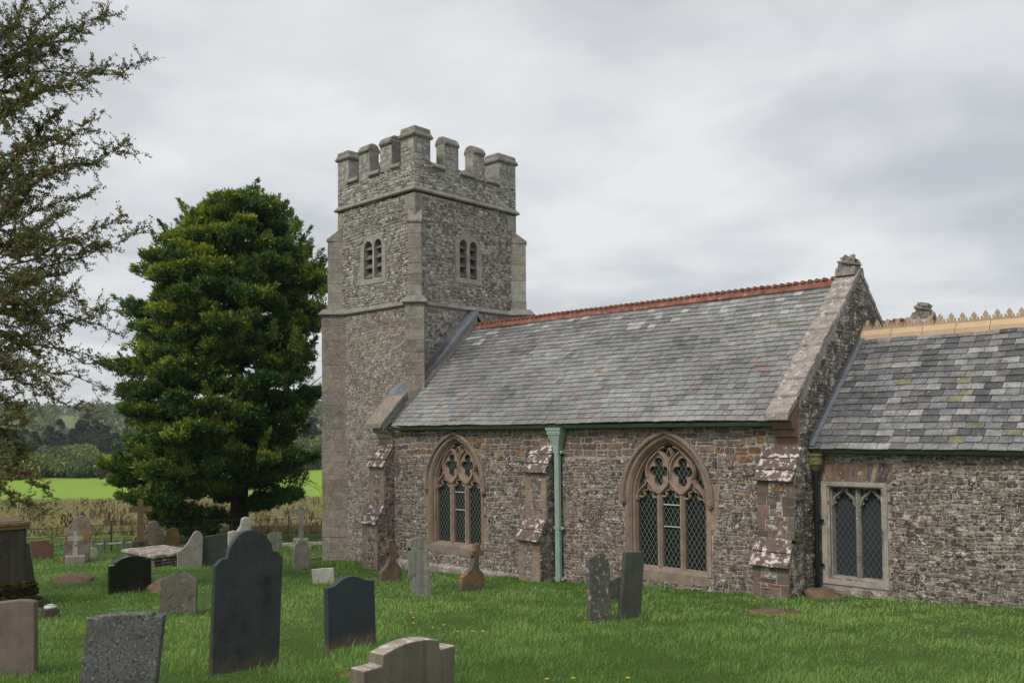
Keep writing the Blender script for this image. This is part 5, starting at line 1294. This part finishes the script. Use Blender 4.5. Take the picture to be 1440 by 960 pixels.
for b in range(nb):
    z = ZP[-1]+(ZP[0]-.35-ZP[-1])*(rs.rand()**.92); az = rs.rand()*2*math.pi
    if rs.rand() < .5: az = math.pi*1.5+rs.normal()*1.2       # more boughs towards the open side
    ca, sa = math.cos(az), math.sin(az); off = .8*math.sin(2*az+.7)+.35*math.sin(5*az); z = round((z+off)/.74)*.74-off+rs.normal()*.07; z = min(max(z, ZP[-1]), ZP[0]-.35); R = crown_r(z, ca)*lobes(z, az)
    if z < ZP[-3]+.15 and ca > -.25 and not (ca > .55 and z > ZP[-2]): continue
    dirv = RTH*ca+FWH*sa
    f = .46+.56*rs.rand()**.40
    wid = (.40+.34*rs.rand())*(.50+.50*min(1, R/3)); hgt = wid*.40; ln = wid*1.25
    cen = np.array([cx, cy, 0])+dirv*max(R-ln*.82, .1)*f+np.array([0, 0, z])
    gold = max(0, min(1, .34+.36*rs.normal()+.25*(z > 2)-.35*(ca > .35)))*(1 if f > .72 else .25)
    nc = int(15+15*wid)
    tang = np.cross(dirv, [0, 0, 1.0])
    for k in range(nc):
        o = unit(rs.normal(size=3)); o = o*(.55+.5*rs.rand()); 
        if o[2] < -.2: o[2] *= .5
        c = cen+dirv*o[0]*ln*.9+tang*o[1]*wid+np.array([0, 0, 1])*(o[2]*hgt+.16*o[0]*ln)
        ns = 46
        base = unit(dirv*(.55+.3*o[0])+tang*o[1]*.5+np.array([0, 0, .55+.35*o[2]]))
        dd = unit(base+rs.normal(size=(ns, 3))*.55)
        of_ = rs.normal(size=(ns, 3))*.072; C_.append(c+of_); D_.append(dd); L_.append(rs.uniform(.10, .23, ns)); W_.append(rs.uniform(.035, .075, ns))
        g_ = gold*(.35+.65*max(0, o[2]*.6+.5))*(.6+.8*rs.rand()); dk = rs.uniform(.75, 1.2, ns)[:, None]  # more gold on bough tops, painting them as lit from above
        tip = np.clip(g_*rs.uniform(.4, 1.5, ns)*np.clip(.75+(of_@(dirv*.6+np.array([0, 0, .8])))*9, .05, 2.2), 0, 1)[:, None]  # golden growth tips, plus bright clump tops and shaded undersides put into the colour
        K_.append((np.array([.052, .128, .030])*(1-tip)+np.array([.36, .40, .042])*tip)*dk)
# upright plumes that roughen the outline, and the three separate tops
pl = []
for k in range(210):
    z = ZP[-3]+(ZP[0]-ZP[-3])*rs.rand(); az = rs.rand()*2*math.pi; ca = math.cos(az); dirv = RTH*ca+FWH*math.sin(az)
    pl.append((np.array([cx, cy, z])+dirv*crown_r(z, ca)*lobes(z, az)*(.74+.16*rs.rand()), dirv, rs.uniform(.5, .95), rs.uniform(.12, .2)))
for px, py in ((314, 276), (306, 290), (322, 288), (336, 286), (352, 284), (372, 287), (388, 282), (398, 288), (408, 300), (266, 318), (258, 326), (274, 322), (232, 352), (426, 340), (438, 352), (442, 372), (446, 402), (186, 418), (194, 408)):
    for q in range(2): pl.append((np.array([cx, cy, 0])+RTH*((px-325)*.0283-.05)+FWH*rs.uniform(-.7, .7)+np.array([0, 0, (606-py)*.0283-.75]), RTH*np.sign(px-330)*(.9 if py > 330 else .15), rs.uniform(.7, 1.05), rs.uniform(.16, .24)))
for c, dirv, ln_, wd_ in pl:
    ax = unit(dirv*.6+np.array([0, 0, .8])+rs.normal(size=3)*.15); ns = 150; t = rs.rand(ns)[:, None]
    C_.append(c+ax*t*ln_+rs.normal(size=(ns, 3))*wd_*.85*(1.08-t)); D_.append(unit(ax+rs.normal(size=(ns, 3))*.5)); L_.append(rs.uniform(.10, .20, ns)); W_.append(rs.uniform(.035, .065, ns))
    tip = np.clip(rs.rand()*.7*rs.uniform(.3, 1.5, ns), 0, 1)[:, None]; K_.append(np.array([.052, .128, .030])*(1-tip)+np.array([.34, .38, .042])*tip)
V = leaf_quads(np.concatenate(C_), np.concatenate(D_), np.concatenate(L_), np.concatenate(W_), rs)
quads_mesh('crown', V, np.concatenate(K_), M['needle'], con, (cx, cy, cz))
g = G(); rng = random.Random(4)
tx, ty = SD((337-720)/1238.4*35, 35.0)
g.tube([(tx, ty, cz-.3), (tx, ty, cz+.2), (tx-.03, ty, cz+1.2), (tx+.02, ty, cz+3), (tx-.1, ty, cz+6), (cx, cy, cz+9.5), (cx-.2, cy, cz+13)], [.48, .40, .35, .31, .24, .14, .03], 14)
g.build('trunk', M['bark'], con, (cx, cy, cz), smooth=True)
g = G()
for k in range(46):
    z = rng.uniform(cz+2.0, cz+10.5); az = rng.uniform(0, 2*math.pi); ca = math.cos(az); R = float(crown_r(z, ca))*rng.uniform(.7, .95)
    d = RTH*ca+FWH*math.sin(az); p0 = Vector((tx, ty, z))
    P = [tuple(p0+Vector(d)*R*t+Vector((0, 0, 1))*(-.25*R*math.sin(t*2.2)+.35*R*t*t)) for t in (0, .25, .5, .75, 1)]
    g.tube(P, [.075, .06, .045, .03, .012], 6)
for k in range(26):   # bare dead twigs low on the right side
    z = cz+rng.uniform(2.2, 3.6); a0 = Vector((tx, ty, z)); e = Vector(RTH)*rng.uniform(2.0, 3.25)+Vector(FWH)*rng.uniform(-1.5, .6)
    P = [tuple(a0+e*t+Vector((0, 0, -.55*t*t*rng.uniform(.6, 1.6)+.35*math.sin(t*3)))) for t in (0, .3, .6, .85, 1)]
    g.tube(P, [.03, .022, .015, .009, .005], 5)
g.build('limb', M['bark'], con, (cx, cy, cz), smooth=True)

# ---- hawthorn at the left edge
hd = 16.8
hx, hy = SD((-75-720)/1238.4*hd, hd); hz = H(hx, hy)
haw = thing('hawthorn_tree', 'spreading hawthorn with thin drooping branches, small leaves and red berries', 'tree', (hx, hy, hz))
rng = random.Random(12); rs = np.random.RandomState(12)
def at(px, py, d): 
    # a branch tip of the hawthorn: sideways and upward metres at its own distance
    s = (px-720)/1238.4*d; x, y = SD(s, d); return Vector((x, y, (606-py)/1238.4*d))
g = G(); twigs = []
def limb(a, b, r0, r1, sag, wig, n=9, store=True):
    a, b = Vector(a), Vector(b); L = (b-a).length; P = []
    o1 = Vector((rng.gauss(0, 1), rng.gauss(0, 1), rng.gauss(0, 1)))*wig*L; o2 = Vector((rng.gauss(0, 1), rng.gauss(0, 1), rng.gauss(0, 1)))*wig*L*.5
    for i in range(n+1):
        t = i/n; p = a.lerp(b, t)+Vector((0, 0, sag*L*math.sin(math.pi*t)))+o1*math.sin(math.pi*t)*.6+o2*math.sin(2*math.pi*t)
        p += Vector((rng.gauss(0, 1), rng.gauss(0, 1), rng.gauss(0, 1)))*.010*L*(0 < i < n); P.append(p)
    g.tube([tuple(p) for p in P], [r0+(r1-r0)*(i/n)**.8 for i in range(n+1)], 6 if r0 > .015 else 4)
    return P
tr0 = Vector((hx, hy, hz))
trunk = limb(tr0-Vector((0, 0, .4)), tr0+Vector((.2, .1, 3.2)), .26, .17, 0, .02)
top = trunk[-1]; trunk2 = limb(top, tr0+Vector((.35, .25, 9.6)), .16, .05, 0, .03); trunk3 = limb(trunk[6], tr0+Vector((-1.0, 1.2, 8.6)), .13, .05, .03, .03)
stems = trunk[4:]+trunk2+trunk3[2:]
tips = [(168, 8, .6), (150, 2, .2), (198, 76, .1), (135, 92, -.3), (60, 40, .4), (178, 188, -.2), (183, 210, .0), (118, 110, .5), (136, 160, -.4), (215, 318, .0), (180, 295, -.3), (150, 340, .4), (128, 262, .2), (105, 215, -.5),
        (185, 440, -.2), (175, 472, .2), (150, 425, -.4), (190, 530, .0), (180, 560, .3), (140, 585, -.5), (130, 500, .4), (70, 690, -.2), (40, 660, .0), (64, 716, -.2), (30, 640, .4), (100, 540, -.6), (45, 590, -.4), (85, 470, .3), (60, 500, -.1),
        (80, 150, .3), (100, 190, .6), (60, 240, -.3), (95, 290, -.6), (120, 330, .5), (40, 330, .2), (80, 420, -.4), (110, 400, .6), (50, 100, -.5), (90, 60, .5), (20, 260, .4), (30, 440, .3), (20, 20, .0), (40, 120, .5), (30, 200, -.5), (70, 300, .6), (50, 380, -.6), (90, 380, .2), (60, 450, .5), (20, 520, .0), (70, 540, -.2), (-20, -60, 0), (60, -60, .4), (110, -40, -.3), (-60, -120, .3), (-160, -60, .2), (-230, 80, 0), (-260, 220, .3), (-250, 360, -.2), (-220, 480, .2), (-200, 600, 0), (-120, 640, -.3)]
leafC, leafD, leafL, leafK, berC = [], [], [], [], []
def leaves_on(P, dens, t0=.0):
    for i in range(len(P)-1):
        if i/len(P) < t0: continue
        a, b = P[i], P[i+1]; m = (b-a).length*dens; n = int(m)+(rng.random() < m-int(m))
        for _ in range(n):
            c = a.lerp(b, rng.random())
            k = rng.randint(2, 5)
            for _ in range(k):
                d = Vector((rng.gauss(0, 1), rng.gauss(0, 1), rng.gauss(.25, 1))).normalized()
                leafC.append(tuple(c+d*.01)); leafD.append(tuple(d)); leafL.append(rng.uniform(.024, .046))
                q = rng.random(); kk = rng.uniform(.7, 1.3)
                leafK.append(tuple(kk*v for v in ((.15, .20, .055) if q < .62 else ((.21, .22, .065) if q < .82 else ((.16, .10, .045) if q < .93 else (.18, .06, .04))))))
            if rng.random() < .06:
                for _ in range(rng.randint(2, 5)): berC.append(tuple(c+Vector((rng.gauss(0, .022), rng.gauss(0, .022), rng.gauss(-.02, .022)))))
for (px, py, dd) in tips:
    tip = at(px, py, hd+dd*2.6)
    want = tip.z+(-.95 if py < 330 else (-.25 if py < 430 else .9)); st = min(stems, key=lambda p: (p-tip).length*.3+abs(p.z-want))
    L = (tip-st).length; P = limb(st, tip, .013+.0045*L, .003, (-.05 if 230 < py < 430 else .03), .03, 11)
    for i in range(3, 12):
        nn = 4 if i > 4 else 2
        for _ in range(nn):
            p = P[min(i, 11)].lerp(P[min(i-1, 10)], rng.random()); ax = (P[min(i, 11)]-P[i-1]).normalized()
            dv = (ax*rng.uniform(.3, 1.1)+Vector((rng.gauss(0, .6), rng.gauss(0, .6), rng.gauss(.12, .55)))).normalized()
            l = rng.uniform(.18, .62)*(1.15-.65*i/11)*(.8 if py > 430 and px > 60 else 1); Q = limb(p, p+dv*l, .008, .0025, .02, .06, 5)
            edge = min(1.35, (i/11)*(1 if px > 90 else .3)+(.55 if py > 430 and px > 55 else 0))
            leaves_on(Q, 54*max(.2, 1-.66*edge))
            for _ in range(2):
                p2 = Q[rng.randint(1, 4)]; dv2 = (dv+Vector((rng.gauss(0, .8), rng.gauss(0, .8), rng.gauss(.1, .8)))).normalized(); Q2 = limb(p2, p2+dv2*rng.uniform(.10, .32), .004, .002, 0, .05, 3); leaves_on(Q2, 40*max(.25, 1-.55*edge))
    leaves_on(P, 16, .45)
g.build('trunk', M['twig'], haw, (hx, hy, hz), smooth=True)
C = np.array(leafC); D = np.array(leafD); L = np.array(leafL)
quads_mesh('crown', leaf_quads(C, D, L, L*.8, rs), np.array(leafK), M['leaf'], haw, (hx, hy, hz))
g = G(); oc = [(1,0,0), (-1,0,0), (0,1,0), (0,-1,0), (0,0,1), (0,0,-1)]
of = [(0,2,4), (2,1,4), (1,3,4), (3,0,4), (2,0,5), (1,2,5), (3,1,5), (0,3,5)]
for c in berC: r = rng.uniform(.011, .016); g.add([(c[0]+a*r, c[1]+b*r, c[2]+e*r) for a, b, e in oc], of)
g.build('berries', M['berry'], haw, (hx, hy, hz), smooth=True)
print('hawthorn leaves', len(C), 'berries', len(berC))

# ---- trees beyond the pasture
def far_tree(name, lab, px, d, h, w, col, n, seed, shape='round', leaf=.5, group=None):
    h *= .52; w *= .86; x, y = SD((px-720)/1238.4*d, d); z = H(x, y); rs = np.random.RandomState(seed)
    t = thing(name, lab, 'tree', (x, y, z), group)
    C, D, K = [], [], []
    nb = 34
    for b in range(nb):
        if shape == 'round':
            o = unit(rs.normal(size=3)); o[2] = o[2]*.5+.5; q = .35+.62*rs.rand()**.5
            cen = np.array([o[0]*w*.5*q*(1.1-.35*o[2]), o[1]*w*.5*q*(1.1-.35*o[2]), h*(.10+.83*o[2]*q)]); r = w*rs.uniform(.12, .2)
        else:
            f = rs.rand()**1.25; a = rs.rand()*6.283; rr = w*.5*(1-f)**.8*(.35+.65*rs.rand())
            cen = np.array([math.cos(a)*rr, math.sin(a)*rr, h*(.06+.90*f)]); r = w*.15*(1.15-f)
        m = n//nb; e = unit(rs.normal(size=(m, 3))); e[:, 2] = np.abs(e[:, 2])*.9-.25
        rad = r*(.7+.4*rs.rand(m))[:, None]
        C.append(cen+e*rad); D.append(unit(e+rs.normal(size=(m, 3))*.6+[0, 0, .2 if shape == 'round' else -.2])); kk = rs.uniform(.75, 1.25)
        K.append(np.array(col)*kk*rs.uniform(.75, 1.3, (m, 1)))
    C = np.concatenate(C)+[x, y, z]; m = len(C); L = rs.uniform(.6, 1.3, m)*leaf
    quads_mesh('crown', leaf_quads(C, np.concatenate(D), L, L*.75, rs), np.concatenate(K), M['far_leaf'], t, (x, y, z))
    g = G(); g.tube([(x, y, z-.3), (x, y, z+h*.5), (x, y, z+h*.8)], [w*.035, w*.025, w*.008], 7); g.build('trunk', M['bark'], t, (x, y, z))
G1, G2, G3, G4 = (.25, .285, .08), (.175, .22, .065), (.33, .33, .085), (.115, .16, .055)
n_ = 0
for (px, d, h, w, c, lab) in ((72, 196, 12.5, 11, G4, 'dark rounded tree behind the hedge trees left of the pasture'), (100, 204, 13, 12, G2, 'pale topped round tree rising behind the hedgerow bushes'), (118, 206, 13.2, 11, G1, 'tall light green tree in the row behind the hedgerow'),
        (45, 186, 10, 12, G2, 'bushy tree at the left end of the hedgerow behind the hawthorn'), (66, 190, 7, 12, G1, 'low spreading light green bush left in the hedgerow'), (90, 188, 7.5, 13, G2, 'wide dark green bush in the middle of the hedgerow'),
        (118, 186, 10.5, 14, G2, 'large domed bush bulging forward of the hedgerow'), (133, 184, 8.5, 12, G4, 'dark lower bush right of the large domed bush'), (162, 182, 8.0, 9, G3, 'yellow green bush beside the conifer over the pasture'), (178, 186, 8.5, 11, G3, 'yellow green bush partly behind the golden conifer'),
        (20, 180, 9, 12, G1, 'light green bush far left behind the hawthorn twigs'), (-20, 180, 10, 14, G2, 'bush beyond the hawthorn at the far left'),
        (425, 200, 13, 12, G4, 'dark tree at the pasture edge seen right of the conifer'), (447, 204, 14, 12, G2, 'tree at the pasture edge beside the tower wall'), (460, 210, 12, 10, (.17, .17, .03), 'bright yellow green tree just showing beside the tower'), (400, 206, 15, 14, G4, 'dark tree hidden behind the right side of the conifer')):
    n_ += 1; far_tree('bush' if h < 9.5 else 'broadleaf_tree', lab, px, d, h, w, c, 3400, 100+n_, 'round', .55, 'trees along the far edge of the pasture')
far_tree('copper_tree', 'small purple brown tree standing on the bright pasture', 157, 164, 9.0, 5.0, (.060, .038, .034), 1700, 140, 'round', .38)
for i, (px, d, h, w, lab) in enumerate(((70, 262, 21, 10, 'dark spired conifer leftmost in the plantation'), (84, 268, 25, 10, 'dark spired conifer second from left in the plantation'), (101, 262, 20, 10, 'shorter dark conifer in the middle of the plantation'), (112, 268, 24, 13, 'broad dark conifer in the plantation below the hill field'), (123, 272, 29, 14, 'tallest dark conifer of the plantation'), (136, 264, 25, 14, 'dark conifer right of the tallest plantation tree'),
        (150, 262, 21, 13, 'dark conifer sloping down at the right plantation end'), (163, 266, 16, 12, 'low dark conifer at the right plantation end'), (48, 262, 18, 11, 'dark conifer behind the hawthorn twigs'), (30, 270, 22, 12, 'dark conifer far left behind the hawthorn'), (178, 280, 18, 13, 'dark conifer just behind the golden conifer'), (440, 280, 22, 13, 'dark conifer seen between golden conifer and tower'))):
    far_tree('plantation_conifer', lab, px, d, h, w, (.058, .092, .055), 3400, 200+i, 'spire', .75, 'dark conifers at the foot of the hill')
# woods on the hillside, one mass
rs = np.random.RandomState(77); C, D, K, LL = [], [], [], []
for i in range(1500):
    d = rs.uniform(290, 1000); px = rs.uniform(-260, 560); s = (px-720)/1238.4*d
    patch = (74 < px < 118 and 430 < d < 830) or (130 < px < 175 and 560 < d < 700 and rs.rand() < .6)
    if patch: continue
    if d < 560 and rs.rand() < .25: continue
    x, y = SD(s, d); z = H(x, y); h = rs.uniform(8, 13)*(.6 if d < 480 else 1)*(.5 if 66 < px < 124 and d < 440 else 1); w = rs.uniform(8, 13); m = 110
    e = unit(rs.normal(size=(m, 3))); e[:, 2] = np.abs(e[:, 2]); C.append(np.array([x, y, z])+e*[w*.5, w*.5, h]*(.72+.3*rs.rand(m)[:, None])); D.append(unit(e+rs.normal(size=(m, 3))*.7))
    c = [(.13, .17, .075), (.17, .20, .08), (.09, .13, .065), (.19, .21, .085)][rs.randint(4)]; K.append(np.array(c)*rs.uniform(.7, 1.3, (m, 1))); LL.append(rs.uniform(1.0, 2.4, m))
L = np.concatenate(LL)
o = quads_mesh('hillside_woods', leaf_quads(np.concatenate(C), np.concatenate(D), L, L*.8, rs), np.concatenate(K), M['far_leaf'], None, (0, 0, 0)); tag(o, 'mixed woods covering the far hillside and its skyline', 'woods', None, 'stuff')

# ---- dock stalks and dry grass in the rough field
rs = np.random.RandomState(31); n = 5200
d = 40+75*rs.rand(n)**1.2; px = rs.uniform(-150, 520, n); s = (px-720)/1238.4*d
cl = np.sin(s*.35+1)*np.sin(d*.22+s*.1)+.6*np.sin(s*.9+d*.5); keep = (cl > .42)&((d > 52)|(rs.rand(n) < .5)); s, d = s[keep], d[keep]; n = len(s)
X = s*math.cos(YAW)-d*math.sin(YAW); Y = s*math.sin(YAW)+d*math.cos(YAW); Z = terr(X, Y)
C, D, L, K = [], [], [], []
hh = rs.uniform(.7, 1.35, n)
for k in range(9):
    t = k/9; C.append(np.stack([X+rs.normal(size=n)*.05, Y+rs.normal(size=n)*.05, Z+hh*(.1+.75*t)], 1)); D.append(unit(rs.normal(size=(n, 3))*.35+[0, 0, 1])); L.append(rs.uniform(.14, .34, n)); K.append(np.array([.082, .042, .026])*rs.uniform(.7, 1.4, (n, 1)))
L = np.concatenate(L); o = quads_mesh('dock_stalks', leaf_quads(np.concatenate(C), np.concatenate(D), L, L*.34, rs), np.concatenate(K), M['leaf'], None, (0, 0, 0)); tag(o, 'red brown seeding dock stalks scattered through the rough field', 'dock stalks', None, 'stuff')
n = 90000; d = 36.8+91*rs.rand(n)**1.1; px = rs.uniform(-200, 540, n); s = (px-720)/1238.4*d
X = s*math.cos(YAW)-d*math.sin(YAW); Y = s*math.sin(YAW)+d*math.cos(YAW); Z = terr(X, Y); L = rs.uniform(.2, .5, n)
pt = np.clip(.5+.5*np.sin(s*.21+.6*np.sin(d*.13))*np.sin(d*.09+1), 0, 1)[:, None]
K = (np.array([.32, .265, .125])*pt+np.array([.25, .25, .095])*(1-pt))*rs.uniform(.7, 1.35, (n, 1))
o = quads_mesh('dry_grass', leaf_quads(np.stack([X, Y, Z-.05], 1), unit(rs.normal(size=(n, 3))*.4+[0, 0, 1]), L, L*.22, rs), K, M['blade'], None, (0, 0, 0)); tag(o, 'dry brown tufted grass covering the rough field', 'grass', None, 'stuff')

# ---- churchyard grass
rs = np.random.RandomState(3); n = 620000
d = 3.2*np.exp(rs.rand(n)*math.log(36.3/3.2)); s = rs.uniform(-1, 1, n)*(.62*d+1.6)
X = s*math.cos(YAW)-d*math.sin(YAW); Y = s*math.sin(YAW)+d*math.cos(YAW)
inside = ((X > NX0+.05)&(Y > NY-.01)&(X < NX1))|((X >= NX1)&(Y > CY-.01))|((X > TX0-.2)&(X < TX1)&(Y > TY0-.1))
for x0, x1 in ((-19.03, -18.395), (-13.36, -12.74), (-7.69, NX1+.03)): inside |= (X > x0)&(X < x1)&(Y > 14.43)
f1 = np.sin(X*1.7+2*np.sin(Y*.9))*np.sin(Y*1.3+X*.4); f2 = np.sin(X*5.1+Y*2.3)*np.sin(Y*4.7-X*1.9); f3 = np.sin(X*.45+.6)*np.sin(Y*.38+X*.12)
bare = ((X+6.35)**2/.15+(Y-12.6)**2/.10 < 1)|((X+6.9)**2/.05+(Y-5.4)**2/.10 < 1)|((X+20.7)**2/.3+(Y-7.66)**2/.16 < .7)|((X+16.6)**2/.1+(Y-7.85)**2/.08 < .8)|((X+6.75)**2/.1+(Y-15.1)**2/.08 < .8)
path_ = (np.abs((X+23.6)*.55+(Y-14.1)*-.35) < .16)&(X < -22)&(Y > 13)
keep = ~inside & ~bare & ~(path_ & (rs.rand(n) < .75)); X, Y, d, f1, f2, f3 = [q[keep] for q in (X, Y, d, f1, f2, f3)]; n = len(X)
Z = terr(X, Y)-.01
Hh = rs.uniform(.028, .075, n)*(1+.4*f1+.35*f2)*np.where(rs.rand(n) < .04, 1.9, 1.0)
near = np.full(n, 9.0)
for key, (b0, *_r) in STONES.items(): near = np.minimum(near, np.hypot(X-b0[0], (Y-b0[1])*.8))
wallf = np.where(X < NX1, NY-Y, CY-Y); wallf = np.where((X < NX0+.2), 9, wallf)
tuft = np.clip(1-near/.5, 0, 1)*.75+np.clip(1-np.abs(wallf)/.35, 0, 1)*.7
Hh *= 1+tuft*rs.rand(n)
Wd = .0042*np.maximum(1, d/7.5)*rs.uniform(.7, 1.3, n)
a = rs.rand(n)*6.283; lean = rs.uniform(.15, 1.0, n)*Hh
wx_, wy_ = np.cos(a)*.8+.45, np.sin(a)*.8-.15
dx, dy = wx_*lean, wy_*lean
b_ = a+math.pi/2+rs.normal(size=n)*.5; sx, sy = np.cos(b_)*Wd/2, np.sin(b_)*Wd/2
P0 = np.stack([X-sx, Y-sy, Z], 1); P1 = np.stack([X+sx, Y+sy, Z], 1)
P2 = np.stack([X+dx*.35+sx*.8, Y+dy*.35+sy*.8, Z+Hh*.65], 1); P3 = np.stack([X+dx*.35-sx*.8, Y+dy*.35-sy*.8, Z+Hh*.65], 1); P4 = np.stack([X+dx, Y+dy, Z+Hh*.95], 1)
V = np.stack([P0, P1, P2, P3, P4], 1).reshape(-1, 3); o5 = np.arange(n)[:, None]*5
idx = np.concatenate([o5+[0, 1, 2, 3], o5+[3, 2, 4]], 1).ravel(); fn = np.tile([4, 3], n)
f4 = np.sin(X*2.6+1.3*np.sin(Y*2.2+X))*np.sin(Y*2.1+.8*np.sin(X*1.4)); t = np.clip(.5+.30*f1+.2*f2+.38*f3+.25*f4+rs.normal(size=n)*.2, 0, 1)[:, None]
K = (np.array([.115, .255, .054])*(1-t)+np.array([.300, .455, .130])*t)*rs.uniform(.75, 1.3, (n, 1)); dry = rs.rand(n) < .06; K[dry] = np.array([.20, .175, .08])*rs.uniform(.7, 1.2, (dry.sum(), 1))
o = fast_mesh('grass', V, fn, idx, np.repeat(K, 2, 0), [M['blade']]); tag(o, 'fresh green uneven grass of the churchyard lawn', 'grass', None, 'stuff')

# ---- dandelions and a fern
def flower(px_d, k):
    x, y = px_d; z = H(x, y); h = rng.uniform(.06, .10)
    t = thing('dandelion', 'small yellow dandelion flower in the churchyard grass', 'flower', (x, y, z), 'dandelions in the grass')
    g = G(); g.tube([(x, y, z), (x+.004, y, z+h)], .003, 5); g.build('stem', M['stem'], t, (x, y, z))
    g = G()
    for i in range(12):
        a = 2*math.pi*i/12; r = .017+.004*(i % 2); u = Vector((math.cos(a), math.sin(a), .35)); w = Vector((-math.sin(a), math.cos(a), 0))*.005
        c = Vector((x+.004, y, z+h)); g.add([c, c+u*r+w, c+u*r-w], [(0, 1, 2)])
    noisy_blob(g, (x+.004, y, z+h+.004), (.011, .011, .007), k, 0, 8, 5, .1); g.build('bloom', M['petal'], t, (x, y, z))
import itertools
def gpt(px, py):
    for i in range(3000):
        d = 4+i*.012; x, y = SD((px-720)/1238.4*d, d)
        z = (604-(px-720)*.0102*1-py)/1238.4*d
        if z < H(x, y)+.05: return x, y
    return x, y
for k, (px, py) in enumerate(((576, 862), (579, 868), (606, 883), (579, 877), (622, 880), (661, 890), (1201, 848), (1212, 845), (1041, 844), (1055, 846), (1065, 843), (1030, 842), (764, 957), (801, 953), (877, 956), (256, 875), (234, 882), (132, 821), (641, 888), (36+640, 890))):
    flower(gpt(px, py), k)
fx, fy, fz = -7.00, 14.60, -2.02
t = thing('fern', 'small bright fern rooted in the side of the east buttress', 'plant', (fx, fy, fz))
C, D, L = [], [], []
for k in range(11):
    a = rng.uniform(-1.3, 1.3); ln = rng.uniform(.14, .30)
    for i in range(12):
        q = i/12; c = Vector((fx+ln*q*math.cos(a)*.9, fy+ln*q*math.sin(a)*.9, fz+ln*(.9*q-.75*q*q)))
        for s_ in (-1, 1): C.append(tuple(c)); D.append(tuple(Vector((-math.sin(a)*s_+.4*math.cos(a), math.cos(a)*s_+.4*math.sin(a), .1)).normalized())); L.append(.065*(1-q*.75))
C, D, L = np.array(C), np.array(D), np.array(L); K = np.tile([.10, .17, .03], (len(C), 1))*rs.uniform(.7, 1.3, (len(C), 1))
quads_mesh('frond', leaf_quads(C, D, L, L*.35, rs), K, M['fern'], t, (fx, fy, fz))
# fern sits against the buttress: its root
g = G(); noisy_blob(g, (fx, fy, fz-.01), (.03, .03, .025), 3, 0, 8, 6, .2); g.build('root', M['moss'], t, (fx, fy, fz))
# ------------------------------------------------------------------ thin air over the valley
hm = bpy.data.materials.new('haze'); hm.use_nodes = True; hm.node_tree.nodes.clear()
ho = hm.node_tree.nodes.new('ShaderNodeOutputMaterial'); hv = hm.node_tree.nodes.new('ShaderNodeVolumePrincipled')
hv.inputs['Color'].default_value = (.80, .86, .93, 1); hv.inputs['Density'].default_value = .00024; hv.inputs['Anisotropy'].default_value = .2
hm.node_tree.links.new(hv.outputs[0], ho.inputs['Volume'])
g = G(); g.box(-3300, 3300, -3300, 3300, -60, 60); hz_ = g.build('haze', hm); tag(hz_, 'thin pale haze over the valley', None, None, 'stuff')
